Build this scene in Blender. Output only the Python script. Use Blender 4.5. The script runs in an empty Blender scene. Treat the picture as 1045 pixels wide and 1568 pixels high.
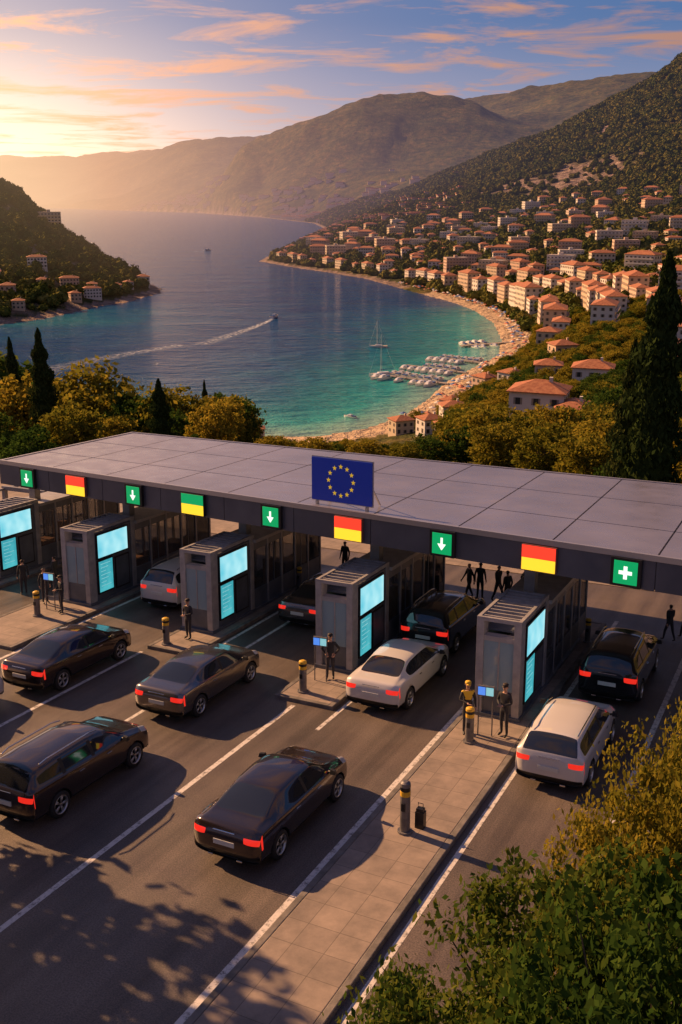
import bpy, bmesh, math, random
import numpy as np
from mathutils import Vector, Matrix, noise
random.seed(7); rng=np.random.default_rng(7)
SC=bpy.context.scene; COL=SC.collection
R=math.radians

# ------------------------------------------------------------------ materials
def mat(name,col,rough=.6,metal=0.,emit=None,estr=1.,coat=0.,alpha=1.,spec=.5):
    m=bpy.data.materials.new(name); m.use_nodes=True
    p=m.node_tree.nodes['Principled BSDF']
    p.inputs['Base Color'].default_value=(*col,1); p.inputs['Roughness'].default_value=rough
    p.inputs['Metallic'].default_value=metal; p.inputs['Coat Weight'].default_value=coat
    p.inputs['Alpha'].default_value=alpha; p.inputs['Specular IOR Level'].default_value=spec
    if emit: 
        p.inputs['Emission Color'].default_value=(*emit,1); p.inputs['Emission Strength'].default_value=estr
    return m
def N(m,t,**k):
    n=m.node_tree.nodes.new(t)
    for a,b in k.items(): setattr(n,a,b)
    return n
def L(m,a,b): m.node_tree.links.new(a,b)
def P_(m): return m.node_tree.nodes['Principled BSDF']
def ramp(m,src,stops):
    r=N(m,'ShaderNodeValToRGB'); e=r.color_ramp.elements
    while len(e)<len(stops): e.new(.5)
    for i,(p,c) in enumerate(stops): e[i].position=p; e[i].color=(*c,1)
    L(m,src,r.inputs[0]); return r.outputs[0]
def noisenode(m,scale,detail=4,vec=None,rough=.55):
    n=N(m,'ShaderNodeTexNoise'); n.inputs['Scale'].default_value=scale; n.inputs['Detail'].default_value=detail
    n.inputs['Roughness'].default_value=rough
    if vec is None:
        t=N(m,'ShaderNodeTexCoord'); vec=t.outputs['Object']
    L(m,vec,n.inputs['Vector']); return n.outputs['Fac']
def mulc(m,a,b):
    x=N(m,'ShaderNodeMix',data_type='RGBA',blend_type='MULTIPLY'); x.inputs[0].default_value=1; L(m,a,x.inputs[6]); L(m,b,x.inputs[7]); return x.outputs[2]
def noisy(m,scale,c1,c2,lo=.35,hi=.65,bump=0.,bscale=None,bdist=.02):
    L(m,ramp(m,noisenode(m,scale),[(lo,c1),(hi,c2)]),P_(m).inputs['Base Color'])
    if bump:
        b=N(m,'ShaderNodeBump'); b.inputs['Strength'].default_value=bump; b.inputs['Distance'].default_value=bdist
        L(m,noisenode(m,bscale or scale*8),b.inputs['Height']); L(m,b.outputs[0],P_(m).inputs['Normal'])
    return m
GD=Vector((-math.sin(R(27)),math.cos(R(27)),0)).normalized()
def painted_haze(m,LN=5200.):
    """aerial perspective as emission mixed into the material, no volume: haze thickens with distance from the origin and thins with height"""
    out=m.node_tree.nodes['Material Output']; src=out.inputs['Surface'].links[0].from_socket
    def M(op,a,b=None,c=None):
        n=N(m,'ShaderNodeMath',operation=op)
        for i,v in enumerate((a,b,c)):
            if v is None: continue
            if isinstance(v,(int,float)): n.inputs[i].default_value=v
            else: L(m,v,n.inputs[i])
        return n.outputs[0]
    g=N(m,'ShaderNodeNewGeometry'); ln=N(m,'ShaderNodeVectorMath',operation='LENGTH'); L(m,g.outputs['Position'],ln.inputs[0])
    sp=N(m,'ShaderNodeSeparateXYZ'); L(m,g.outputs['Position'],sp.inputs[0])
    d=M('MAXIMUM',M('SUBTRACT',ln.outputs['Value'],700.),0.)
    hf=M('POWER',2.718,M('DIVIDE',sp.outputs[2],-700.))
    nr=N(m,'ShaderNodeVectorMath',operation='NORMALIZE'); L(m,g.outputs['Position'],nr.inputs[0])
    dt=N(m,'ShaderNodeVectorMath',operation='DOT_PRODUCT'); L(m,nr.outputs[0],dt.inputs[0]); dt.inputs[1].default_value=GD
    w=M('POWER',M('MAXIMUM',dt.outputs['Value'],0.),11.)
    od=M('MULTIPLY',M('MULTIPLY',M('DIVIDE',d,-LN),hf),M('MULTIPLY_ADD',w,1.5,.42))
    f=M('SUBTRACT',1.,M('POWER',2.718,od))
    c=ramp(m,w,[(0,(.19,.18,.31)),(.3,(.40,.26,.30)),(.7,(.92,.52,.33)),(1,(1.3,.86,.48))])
    e=N(m,'ShaderNodeEmission'); L(m,c,e.inputs[0]); x=N(m,'ShaderNodeMixShader'); L(m,f,x.inputs[0]); L(m,src,x.inputs[1]); L(m,e.outputs[0],x.inputs[2]); L(m,x.outputs[0],out.inputs['Surface'])  # painted airlight: emission blended over the surface shader
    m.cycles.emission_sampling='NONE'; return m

# ------------------------------------------------------------------ mesh builder
class MB:
    def __init__(s): s.v=[];s.f=[];s.m=[]
    def quad(s,a,b,c,d,mi=0):
        n=len(s.v); s.v+= [a,b,c,d]; s.f.append((n,n+1,n+2,n+3)); s.m.append(mi)
    def poly(s,pts,mi=0):
        n=len(s.v); s.v+=list(pts); s.f.append(tuple(range(n,n+len(pts)))); s.m.append(mi)
    def hexa(s,p,mi=0):
        n=len(s.v); s.v+=list(p)
        for q in ((0,3,2,1),(4,5,6,7),(0,1,5,4),(1,2,6,5),(2,3,7,6),(3,0,4,7)):
            s.f.append(tuple(n+i for i in q)); s.m.append(mi)
    def box(s,x0,x1,y0,y1,z0,z1,mi=0):
        s.hexa([(x0,y0,z0),(x1,y0,z0),(x1,y1,z0),(x0,y1,z0),(x0,y0,z1),(x1,y0,z1),(x1,y1,z1),(x0,y1,z1)],mi)
    def tube(s,pts,rad,seg=8,mi=0,cap=True):
        pts=[Vector(p) for p in pts]; rings=[]
        for i,p in enumerate(pts):
            d=(pts[min(i+1,len(pts)-1)]-pts[max(i-1,0)]).normalized()
            a=d.cross(Vector((0,0,1)) if abs(d.z)<.9 else Vector((1,0,0))).normalized(); b=d.cross(a)
            n=len(s.v)
            for k in range(seg):
                t=2*math.pi*k/seg; s.v.append(tuple(p+(a*math.cos(t)+b*math.sin(t))*rad[i]))
            rings.append(n)
        for i in range(len(rings)-1):
            for k in range(seg):
                k2=(k+1)%seg; s.f.append((rings[i]+k,rings[i+1]+k,rings[i+1]+k2,rings[i]+k2)); s.m.append(mi)
        if cap:
            s.f.append(tuple(rings[0]+k for k in range(seg))); s.m.append(mi)
            s.f.append(tuple(rings[-1]+k for k in reversed(range(seg)))); s.m.append(mi)
    def lathe_x(s,prof,seg=28,mi=0):
        rings=[]
        for (x,r) in prof:
            n=len(s.v); rings.append(n)
            for k in range(seg):
                t=2*math.pi*k/seg; s.v.append((x,r*math.cos(t),r*math.sin(t)))
        for i in range(len(rings)-1):
            for k in range(seg):
                k2=(k+1)%seg; s.f.append((rings[i]+k,rings[i]+k2,rings[i+1]+k2,rings[i+1]+k)); s.m.append(mi)
    def mesh(s,name,mats,smooth=False):
        me=bpy.data.meshes.new(name); me.from_pydata([tuple(v) for v in s.v],[],s.f)
        for m in mats: me.materials.append(m)
        me.polygons.foreach_set('material_index',s.m)
        if smooth: me.polygons.foreach_set('use_smooth',[True]*len(s.f))
        me.update(); return me
def obj(name,me,M=None,parent=None,bevel=0.):
    o=bpy.data.objects.new(name,me); COL.objects.link(o)
    if parent: o.parent=parent
    if M is not None: o.matrix_local=M
    if bevel:
        b=o.modifiers.new('bevel','BEVEL'); b.width=bevel; b.segments=2; b.limit_method='ANGLE'
    return o
def npmesh(name,V,F,mats,mi=None,smooth=False):
    me=bpy.data.meshes.new(name); V=np.asarray(V,dtype=np.float32); F=np.asarray(F,dtype=np.int32)
    k=F.shape[1]; me.vertices.add(len(V)); me.vertices.foreach_set('co',V.ravel())
    me.loops.add(F.size); me.loops.foreach_set('vertex_index',F.ravel())
    me.polygons.add(len(F)); me.polygons.foreach_set('loop_start',np.arange(0,F.size,k,dtype=np.int32))
    if mi is not None: me.polygons.foreach_set('material_index',np.asarray(mi,dtype=np.int32))
    if smooth: me.polygons.foreach_set('use_smooth',np.ones(len(F),dtype=bool))
    for m in mats: me.materials.append(m)
    me.update(calc_edges=True); me.validate(); return me
def T(x,y,z=0,rz=0,s=1): 
    S=Matrix.Diagonal((s,s,s,1)) if not isinstance(s,tuple) else Matrix.Diagonal((*s,1))
    return Matrix.Translation((x,y,z))@Matrix.Rotation(rz,4,'Z')@S
# plaza frame: x = across the lanes, y = along the lanes; the road runs slightly downhill
PM=Matrix.Translation((0,0,70))@Matrix.Rotation(R(-4.6),4,'X')@Matrix.Translation((0,0,-12.7))@Matrix.Rotation(R(-26.5),4,'Z')

# ------------------------------------------------------------------ terrain height
COAST=[(-900,330),(-298,312),(-170,307),(-106,301),(-74,295),(-44,292),(-24,294),(-8,295),(8,306),(21,326),(31,352),(36,370),(44,395),(59,427),(72,455),(82,509),(88,577),(85,646),(76,699),(62,747),(41,825),(22,898),(-14,976),(-56,1060),(-93,1146),(-85,1305),(-68,1600),(-31,2222),(-73,2754),(-271,3509),(-624,4454),(-1023,5035),(-1579,5936),(-2115,6429),(-3525,6806)]
HEAD=[(-260,427),(-235,534),(-195,571),(-179,593),(-161,665),(-147,704),(-136,768),(-151,825),(-233,978),(-379,1133),(-704,1339),(-1500,1400),(-1500,420)]
SEA=COAST+[(-14000,7500),(-14000,330)]
RB=[(-22,77,49),(-11,82,49),(5,87,47),(18,82,47),(28,77,47),(-30,136,36),(-7,146,33),(18,146,33),(43,196,25),(73,257,21),(103,299,21),(62,177,32),(45,216,23),(95,382,17),(155,457,22),(114,569,10),(141,664,13),(197,719,22),(248,743,29),(100,875,17),(195,932,30),(268,989,43),(328,991,52),(57,1139,22),(141,1248,32),(26,1455,26),(414,1267,93),(517,1611,183),(621,1965,307),(349,1475,87),(498,2147,221),(275,1578,79),(403,2347,187),(199,1784,70),(282,2535,118),(129,2095,55),(574,2053,255),(923,1998,409),(513,1050,70),(896,2820,250),(748,3206,160),(586,3394,130),
(-421,4472,267),(-330,4540,325),(-232,4613,380),(-100,4680,425),(23,4739,455),(172,4856,490),(358,4967,508),(509,4964,500),(631,4958,474),(752,4934,402),(975,5144,401),(-157,3447,18),(-408,3768,36),(55,3149,70),(226,3050,88),(-52,3800,138),(-314,4109,119),(252,4148,241),(483,3928,209),(-750,4943,99),(-943,5138,54),(-261,5828,180),(451,6181,300),(-3097,9523,307),(-2741,9516,284),(-2252,8982,256),(-1592,7951,314),(-1255,7439,355),(-823,6919,372),(-4877,9555,408),(-2086,7872,69),(-1380,6829,90),(939,8630,798),(1413,8646,848),(1835,8662,898),(2310,8675,938),(2758,8670,923),(4103,8686,974),
(-327,1000,79),(-302,976,70),(-262,937,44),(-222,889,27),(-185,843,16),(-160,809,8),(-476,1070,133),(-210,706,14),(-251,752,24),(-186,778,8),(-333,721,26),
(-60,70,46),(70,60,50),(-150,150,25),(150,150,45),(-250,250,8),(300,300,70),(600,600,150),(1500,1000,350),(2600,2500,600),(-60,-20,56),(60,-20,58),(0,10,56),(0,50,52),(-1300,1100,60),(-1300,700,50),(-900,600,40),(-5000,4000,100),(-9000,8000,200)]
pts=np.array(RB+[(x,y,1) for x,y in COAST[:]+HEAD[:11]],float)
def azl(x,y): return np.stack([np.arctan2(x,y)*3,np.log(np.hypot(x,y)+1)],-1)
Pk=azl(pts[:,0],pts[:,1]); n=len(Pk)
K=np.linalg.norm(Pk[:,None]-Pk[None],axis=-1); Q=np.c_[np.ones(n),Pk]
A=np.zeros((n+3,n+3)); A[:n,:n]=K-np.eye(n)*1e-3; A[:n,n:]=Q; A[n:,:n]=Q.T
sol=np.linalg.solve(A,np.r_[pts[:,2],0,0,0])
def rbf(x,y):
    q=azl(x,y); out=np.zeros(len(q))
    for i in range(0,len(q),20000):
        k=np.linalg.norm(q[i:i+20000,None]-Pk[None],axis=-1)
        out[i:i+20000]=k@sol[:n]+np.c_[np.ones(len(k)),q[i:i+20000]]@sol[n:]
    az_=np.degrees(np.arctan2(x,y)); cap=60+900*sst(-40,-24,az_); return np.minimum(out,cap)
def inside(x,y,poly):
    r=np.zeros(len(x),bool); j=len(poly)-1
    for i in range(len(poly)):
        xi,yi=poly[i]; xj,yj=poly[j]
        if yi!=yj:
            c=((yi>y)!=(yj>y))&(x<(xj-xi)*(y-yi)/(yj-yi)+xi); r^=c
        j=i
    return r
def segdist(x,y,line):
    d=np.full(len(x),1e9)
    for (ax,ay),(bx,by) in zip(line[:-1],line[1:]):
        vx,vy=bx-ax,by-ay; t=np.clip(((x-ax)*vx+(y-ay)*vy)/(vx*vx+vy*vy),0,1)
        d=np.minimum(d,np.hypot(x-ax-t*vx,y-ay-t*vy))
    return d
def sdist(x,y):
    land=~inside(x,y,SEA)|inside(x,y,HEAD)
    d=np.minimum(segdist(x,y,COAST),segdist(x,y,HEAD))
    return np.where(land,d,-d)
def sst(a,b,x):
    t=np.clip((x-a)/(b-a),0,1); return t*t*(3-2*t)
def fb(x,y,s,o=4,seed=0.):
    return np.array([noise.fractal((a/s+seed,b/s,seed),1.0,2.0,o) for a,b in zip(x,y)])
def plane(x,y): return 57.26-.0805*y
def H(x,y,full=False):
    x=np.asarray(x,float); y=np.asarray(y,float)
    sd=sdist(x,y); d=np.hypot(x,y); base=np.maximum(rbf(x,y),1.5)
    hd=(x<-110)&(y<1500)
    up=np.where(hd,sst(0,22,sd),sst(4,45,sd))
    nz=fb(x,y,420,5,3.)*34*sst(900,2600,d)+fb(x,y,60,4,9.)*3.2*sst(150,600,d)+fb(x,y,1300,5,5.)*75*sst(3000,5500,d)
    nz=nz+np.where(hd,fb(x,y,22,4,1.)*5,0)
    z=.2+.9*np.minimum(np.maximum(sd,0)/8,1)+(base-1+nz*sst(0,140,sd))*up
    z=np.where(sd<0,-np.minimum(.25-sd*.15,12)+np.where(hd,2.5*np.clip(fb(x,y,9,3,4.),0,1)*sst(-10,0,sd),0),np.maximum(z,.1))
    a=.446*x+.895*y; b=.895*x-.446*y
    out=np.hypot(np.maximum(np.maximum(-75-b,b-7),0),np.maximum(np.maximum(-60-a,a-54),0))
    w=1-sst(0,14,out)
    z=z*(1-w)+(plane(x,y)-.5)*w
    return (z,sd) if full else z
az=np.concatenate([np.arange(-88,-24,2.),np.arange(-24,24,.12),np.arange(24,89,2.)])
ld=np.concatenate([np.linspace(math.log(1.5),math.log(60),30)[:-1],np.linspace(math.log(60),math.log(2600),250)[:-1],np.linspace(math.log(2600),math.log(15000),130)])
AZ,LD=np.meshgrid(np.radians(az),ld); X=(np.sin(AZ)*np.exp(LD)).ravel(); Y=(np.cos(AZ)*np.exp(LD)).ravel()
Z,SD=H(X,Y,True)
na,nl=len(az),len(ld)
idx=np.arange(na*nl).reshape(nl,na)
F=np.stack([idx[:-1,:-1],idx[:-1,1:],idx[1:,1:],idx[1:,:-1]],-1).reshape(-1,4)
Vt=np.c_[X,Y,Z]
tm=mat('terrain_ground',(.08,.08,.04),.9)
geo=N(tm,'ShaderNodeNewGeometry'); pos=geo.outputs['Position']
gcol=mulc(tm,ramp(tm,noisenode(tm,.035,6,pos,.72),[(.3,(.022,.036,.010)),(.46,(.055,.07,.02)),(.58,(.11,.10,.032)),(.74,(.20,.145,.07))]),ramp(tm,noisenode(tm,.005,5,pos,.65),[(.35,(.5,.55,.5)),(.62,(1.5,1.25,1.0))]))
rock=ramp(tm,noisenode(tm,.09,6,pos,.75),[(.35,(.08,.06,.05)),(.5,(.26,.19,.15)),(.65,(.42,.32,.25))])
ar=N(tm,'ShaderNodeAttribute',attribute_name='rock'); asn=N(tm,'ShaderNodeAttribute',attribute_name='sand')
m1=N(tm,'ShaderNodeMix',data_type='RGBA'); L(tm,ar.outputs['Fac'],m1.inputs[0]); L(tm,gcol,m1.inputs[6]); L(tm,rock,m1.inputs[7])
m2=N(tm,'ShaderNodeMix',data_type='RGBA'); L(tm,asn.outputs['Fac'],m2.inputs[0]); L(tm,m1.outputs[2],m2.inputs[6]); m2.inputs[7].default_value=(.50,.375,.25,1)
L(tm,m2.outputs[2],P_(tm).inputs['Base Color']); P_(tm).inputs['Specular IOR Level'].default_value=.1
bp=N(tm,'ShaderNodeBump'); bp.inputs['Strength'].default_value=1; bp.inputs['Distance'].default_value=16
L(tm,noisenode(tm,.04,6,pos,.72),bp.inputs['Height']); L(tm,bp.outputs[0],P_(tm).inputs['Normal'])
painted_haze(tm)
terr=npmesh('terrain',Vt,F,[tm],smooth=True)
rk=np.where((np.abs(SD)<9)&(((X<-110)&(Y<1500))|(Y>800)),1.,0.)
rn=fb(X,Y,45,5,2.)
for cx,cy,r in ((300,1520,75),(360,1500,90),(250,1600,60),(420,1700,70)):
    rk=np.maximum(rk,sst(.2,.6,(1-np.hypot(X-cx,(Y-cy)*.6)/r)+rn*.9))
rk=np.maximum(rk,((X<-110)&(Y<1400))*sst(.15,.45,rn)*.8)
sa=((SD<15)&(Y<760)&(X>-60)).astype(float)
for nm,arr in (('rock',rk),('sand',sa)):
    at=terr.attributes.new(nm,'FLOAT','POINT'); at.data.foreach_set('value',arr.astype(np.float32))
obj('terrain',terr)

# ------------------------------------------------------------------ sea
az2=np.concatenate([np.arange(-88,-24,2.),np.arange(-24,24,.25),np.arange(24,89,2.)]); ld2=np.linspace(math.log(230),math.log(32000),230)
AZ,LD=np.meshgrid(np.radians(az2),ld2); X2=(np.sin(AZ)*np.exp(LD)).ravel(); Y2=(np.cos(AZ)*np.exp(LD)).ravel()
i2=np.arange(len(X2)).reshape(len(ld2),len(az2)); F2=np.stack([i2[:-1,:-1],i2[:-1,1:],i2[1:,1:],i2[1:,:-1]],-1).reshape(-1,4)
wm=mat('sea_water',(.01,.06,.13),.12,spec=.5); P_(wm).inputs['IOR'].default_value=1.33
g=N(wm,'ShaderNodeNewGeometry'); at=N(wm,'ShaderNodeAttribute',attribute_name='shoal')
ma=N(wm,'ShaderNodeMath',operation='MULTIPLY_ADD'); L(wm,noisenode(wm,.03,5,g.outputs['Position']),ma.inputs[0]); ma.inputs[1].default_value=.3; 
sb=N(wm,'ShaderNodeMath',operation='SUBTRACT'); L(wm,at.outputs['Fac'],sb.inputs[0]); sb.inputs[1].default_value=.13; L(wm,sb.outputs[0],ma.inputs[2])
L(wm,ramp(wm,ma.outputs[0],[(.0,(.004,.05,.17)),(.16,(.005,.095,.22)),(.40,(.008,.22,.25)),(.68,(.03,.38,.34)),(.95,(.26,.46,.36))]),P_(wm).inputs['Base Color'])
mp=N(wm,'ShaderNodeMapping'); mp.inputs['Scale'].default_value=(.6,1.5,1); mp.inputs['Rotation'].default_value=(0,0,.5); L(wm,g.outputs['Position'],mp.inputs['Vector'])
b1=N(wm,'ShaderNodeBump'); b1.inputs['Strength'].default_value=1; b1.inputs['Distance'].default_value=4.5; L(wm,noisenode(wm,.12,5,mp.outputs[0],.64),b1.inputs['Height'])
b2=N(wm,'ShaderNodeBump'); b2.inputs['Strength'].default_value=.8; b2.inputs['Distance'].default_value=8.0; L(wm,noisenode(wm,.02,3,mp.outputs[0],.55),b2.inputs['Height']); L(wm,b1.outputs[0],b2.inputs['Normal'])
L(wm,b2.outputs[0],P_(wm).inputs['Normal']); painted_haze(wm,8000.)
seam=npmesh('sea',np.c_[X2,Y2,np.zeros(len(X2))],F2,[wm],smooth=True)
d2=np.maximum(-sdist(X2,Y2),0)
sh=np.exp(-d2/42)*(1-sst(560,720,Y2))*sst(-260,-60,X2)
a_=seam.attributes.new('shoal','FLOAT','POINT'); a_.data.foreach_set('value',sh.astype(np.float32))
obj('sea',seam)
fm=mat('sea_foam',(.6,.65,.68),.7)
nz=ramp(fm,noisenode(fm,.5,6),[(.42,(0,0,0)),(.62,(1,1,1))]); 
af=N(fm,'ShaderNodeAttribute',attribute_name='w'); mm=N(fm,'ShaderNodeMath',operation='MULTIPLY'); L(fm,nz,mm.inputs[0]); L(fm,af.outputs['Fac'],mm.inputs[1]); L(fm,mm.outputs[0],P_(fm).inputs['Alpha'])
def wake(path,w0,w1,st=1.):
    V=[];Fq=[];wv=[]
    k=60; P=[Vector((*p,0)) for p in path]
    for i in range(k):
        t=i/(k-1)*(len(P)-1); j=min(int(t),len(P)-2); p=P[j].lerp(P[j+1],t-j); d=(P[j+1]-P[j]).normalized(); nn=Vector((-d.y,d.x,0)); w=w0+(w1-w0)*i/(k-1)
        for s,a in ((-1,0),(-.4,1),(.4,1),(1,0)): 
            q=p+nn*w*s; V.append((q.x,q.y,.06)); wv.append(a*st*(1-.75*i/k))
        if i: 
            for c in range(3): Fq.append((4*i-4+c,4*i-3+c,4*i+1+c,4*i+c))
    me=npmesh('wake',V,Fq,[fm]); q=me.attributes.new('w','FLOAT','POINT'); q.data.foreach_set('value',np.array(wv,dtype=np.float32)); obj('boat_wake',me)
wake([(-40,603),(-44,580),(-51,550),(-60,520),(-70,490)],1.0,6,1.3)
wake([(-78,490),(-100,460),(-120,425),(-128,395)],5,9,.55)
wake([(-178,1368),(-205,1330)],2,6)

# ------------------------------------------------------------------ foliage templates
def leafmat(name,stops,trans=.35,hz=False):
    m=bpy.data.materials.new(name); m.use_nodes=True; nt=m.node_tree; nt.nodes.remove(nt.nodes['Principled BSDF'])
    out=nt.nodes['Material Output']; g=N(m,'ShaderNodeNewGeometry'); oi=N(m,'ShaderNodeObjectInfo')
    a=N(m,'ShaderNodeMath',operation='MULTIPLY_ADD'); L(m,oi.outputs['Random'],a.inputs[0]); a.inputs[1].default_value=.45
    b=N(m,'ShaderNodeMath',operation='MULTIPLY'); L(m,g.outputs['Random Per Island'],b.inputs[0]); b.inputs[1].default_value=.55; L(m,b.outputs[0],a.inputs[2])
    c=ramp(m,a.outputs[0],stops)
    d=N(m,'ShaderNodeBsdfDiffuse'); L(m,c,d.inputs[0]); last=d.outputs[0]
    if trans:
        t=N(m,'ShaderNodeBsdfTranslucent'); L(m,c,t.inputs[0]); x=N(m,'ShaderNodeMixShader'); x.inputs[0].default_value=trans; L(m,d.outputs[0],x.inputs[1]); L(m,t.outputs[0],x.inputs[2]); last=x.outputs[0]
    L(m,last,out.inputs[0])
    if hz: painted_haze(m)
    return m
LG=leafmat('leaf_green',[(0,(.020,.05,.010)),(.5,(.055,.10,.017)),(1,(.15,.16,.025))],.4)
LY=leafmat('leaf_golden',[(0,(.07,.09,.012)),(.5,(.20,.18,.022)),(1,(.40,.28,.035))],.45)
LC=leafmat('leaf_cypress',[(0,(.014,.028,.009)),(.6,(.035,.055,.016)),(1,(.09,.09,.026))],.15)
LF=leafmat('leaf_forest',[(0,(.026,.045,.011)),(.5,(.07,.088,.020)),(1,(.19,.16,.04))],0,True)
BK=noisy(mat('bark',(.08,.055,.04),.9),6,(.05,.035,.025),(.12,.09,.065),bump=.6,bscale=30)
def leafquads(C,size,asp=.55,vert=0.):
    n=len(C); a=rng.normal(size=(n,3)); a[:,2]+=vert*np.sign(a[:,2]+1e-6)*2; a/=np.linalg.norm(a,axis=1)[:,None]
    b=np.cross(a,rng.normal(size=(n,3))); b/=np.linalg.norm(b,axis=1)[:,None]
    s=(size*rng.uniform(.6,1.3,n))[:,None]
    V=np.stack([C-a*s,C+b*s*asp,C+a*s,C-b*s*asp],1).reshape(-1,3); F=np.arange(4*n).reshape(n,4); return V,F
def crown(nc,nl,cr,rx,zc,rz,seed):
    r=np.random.default_rng(seed); u=r.normal(size=(nc,3)); u/=np.linalg.norm(u,axis=1)[:,None]
    rad=.35+.65*r.random(nc)**.45
    lump=np.array([1+.38*noise.noise(Vector(q)*1.6+Vector((seed,0,0))) for q in u])
    C=u*(rad*lump)[:,None]*np.array([rx,rx,rz])+np.array([0,0,zc])
    cr_=cr*r.uniform(.6,1.3,nc)
    L_=C[:,None,:]+r.normal(size=(nc,nl,3))*np.array([1,1,.7])*cr_[:,None,None]
    return C,L_.reshape(-1,3)
def tree_mesh(name,lm,nc,nl,lsz,rx=.40,zc=.6,rz=.38,cr=.055,seed=1,trunk=.025):
    C,P=crown(nc,nl,cr,rx,zc,rz,seed); V,F=leafquads(P,lsz)
    mb=MB(); mb.tube([(0,0,-.06),(.01,0,.15),(-.01,.01,.35),(0,0,.6)],[trunk*1.3,trunk,trunk*.8,trunk*.3],8)
    for c in C[::max(1,nc//14)]:
        s=.2+.25*random.random(); mid=Vector((c[0]*.45,c[1]*.45,(s+c[2])/2-.02)); mb.tube([(0,0,s),mid,tuple(c)],[trunk*.5,trunk*.32,trunk*.1],5,cap=False)
    tv=np.array(mb.v); Vall=np.r_[V,tv]; 
    me=bpy.data.meshes.new(name); faces=F.tolist()+[tuple(i+len(V) for i in f) for f in mb.f]
    me.from_pydata(Vall.tolist(),[],faces); me.materials.append(lm); me.materials.append(BK)
    me.polygons.foreach_set('material_index',[0]*len(F)+[1]*len(mb.f)); me.update(); return me
TB=[tree_mesh('broadleaf_a',LG,100,42,.032,seed=1),tree_mesh('broadleaf_b',LY,100,42,.032,seed=2),tree_mesh('broadleaf_c',LY,85,46,.034,rx=.44,zc=.56,rz=.42,seed=3),tree_mesh('broadleaf_d',LG,95,44,.032,rx=.43,zc=.55,rz=.42,seed=5)]
def cyp_mesh(name,seed):
    r=np.random.default_rng(seed); n=8000; t=r.random(n)**.8; prof=np.sin(np.pi*np.clip(t*.93+.07,0,1)**.62)**.8*.085*(1+.25*np.sin(t*40+r.random(n)))
    a=r.random(n)*2*np.pi; q=np.sqrt(r.uniform(.45,1.15,n)); lum=np.array([1+.3*noise.noise(Vector((math.cos(x)*1.5,math.sin(x)*1.5,y*9+seed))) for x,y in zip(a,t)])
    C=np.c_[np.cos(a)*prof*q*lum,np.sin(a)*prof*q*lum,t*.97+.03]; V,F=leafquads(C,.012,.4,1.)
    mb=MB(); mb.tube([(0,0,0),(0,0,.3),(0,0,.7),(0,0,.95)],[.05,.062,.04,.008],12)
    me=bpy.data.meshes.new(name); me.from_pydata(np.r_[V,np.array(mb.v)].tolist(),[],F.tolist()+[tuple(i+len(V) for i in f) for f in mb.f]); me.materials.append(LC); me.update(); return me
CY=[cyp_mesh('cypress_a',1),cyp_mesh('cypress_b',4)]
def blob_mesh(name,seed):
    bm=bmesh.new(); bmesh.ops.create_icosphere(bm,subdivisions=2,radius=.45)
    for v in bm.verts:
        k=1+.6*noise.fractal(v.co*3.2+Vector((seed,0,0)),1,2,3); v.co=v.co*k; v.co.z=v.co.z*.95+.5
    V=np.array([v.co[:] for v in bm.verts]); F3=[[v.index for v in f.verts] for f in bm.faces]
    r=np.random.default_rng(seed); u=r.normal(size=(150,3)); u/=np.linalg.norm(u,axis=1)[:,None]; C=u*r.uniform(.38,.56,150)[:,None]+np.array([0,0,.5]); LV,LFc=leafquads(C,.10,.6)
    me=bpy.data.meshes.new(name); me.from_pydata(np.r_[V,LV].tolist(),[],F3+(LFc+len(V)).tolist()); me.materials.append(LF); me.update(); bm.free(); return me
BL=[blob_mesh('tree_far_a',1),blob_mesh('tree_far_b',8),blob_mesh('tree_far_c',15)]
def scatter(name,me_list,P,S,W=None):
    P=np.asarray(P); k=len(me_list)
    which=rng.choice(k,len(P),p=W)
    for i,tm_ in enumerate(me_list):
        s=which==i
        if not s.any(): continue
        tmpl=bpy.data.objects.new(tm_.name+'_template',tm_)
        me=bpy.data.meshes.new(name); me.vertices.add(int(s.sum())); me.vertices.foreach_set('co',P[s].astype(np.float32).ravel())
        rot=np.c_[np.zeros(s.sum()),np.zeros(s.sum()),rng.random(s.sum())*6.28].astype(np.float32)
        a=me.attributes.new('rot','FLOAT_VECTOR','POINT'); a.data.foreach_set('vector',rot.ravel())
        sc=np.asarray(S)[s].astype(np.float32); a=me.attributes.new('scl','FLOAT_VECTOR','POINT'); a.data.foreach_set('vector',sc.ravel())
        ng=bpy.data.node_groups.new(name,'GeometryNodeTree')
        ng.interface.new_socket('Geometry',in_out='INPUT',socket_type='NodeSocketGeometry'); ng.interface.new_socket('Geometry',in_out='OUTPUT',socket_type='NodeSocketGeometry')
        gi=ng.nodes.new('NodeGroupInput'); go=ng.nodes.new('NodeGroupOutput'); ip=ng.nodes.new('GeometryNodeInstanceOnPoints'); oi=ng.nodes.new('GeometryNodeObjectInfo'); oi.inputs['Object'].default_value=tmpl; oi.inputs['As Instance'].default_value=True
        na_=ng.nodes.new('GeometryNodeInputNamedAttribute'); na_.data_type='FLOAT_VECTOR'; na_.inputs['Name'].default_value='rot'
        nb=ng.nodes.new('GeometryNodeInputNamedAttribute'); nb.data_type='FLOAT_VECTOR'; nb.inputs['Name'].default_value='scl'
        l=ng.links.new; l(gi.outputs[0],ip.inputs['Points']); l(oi.outputs['Geometry'],ip.inputs['Instance']); l(na_.outputs['Attribute'],ip.inputs['Rotation']); l(nb.outputs['Attribute'],ip.inputs['Scale']); l(ip.outputs[0],go.inputs[0])
        o=obj(name,me); md=o.modifiers.new('scatter','NODES'); md.node_group=ng

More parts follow.
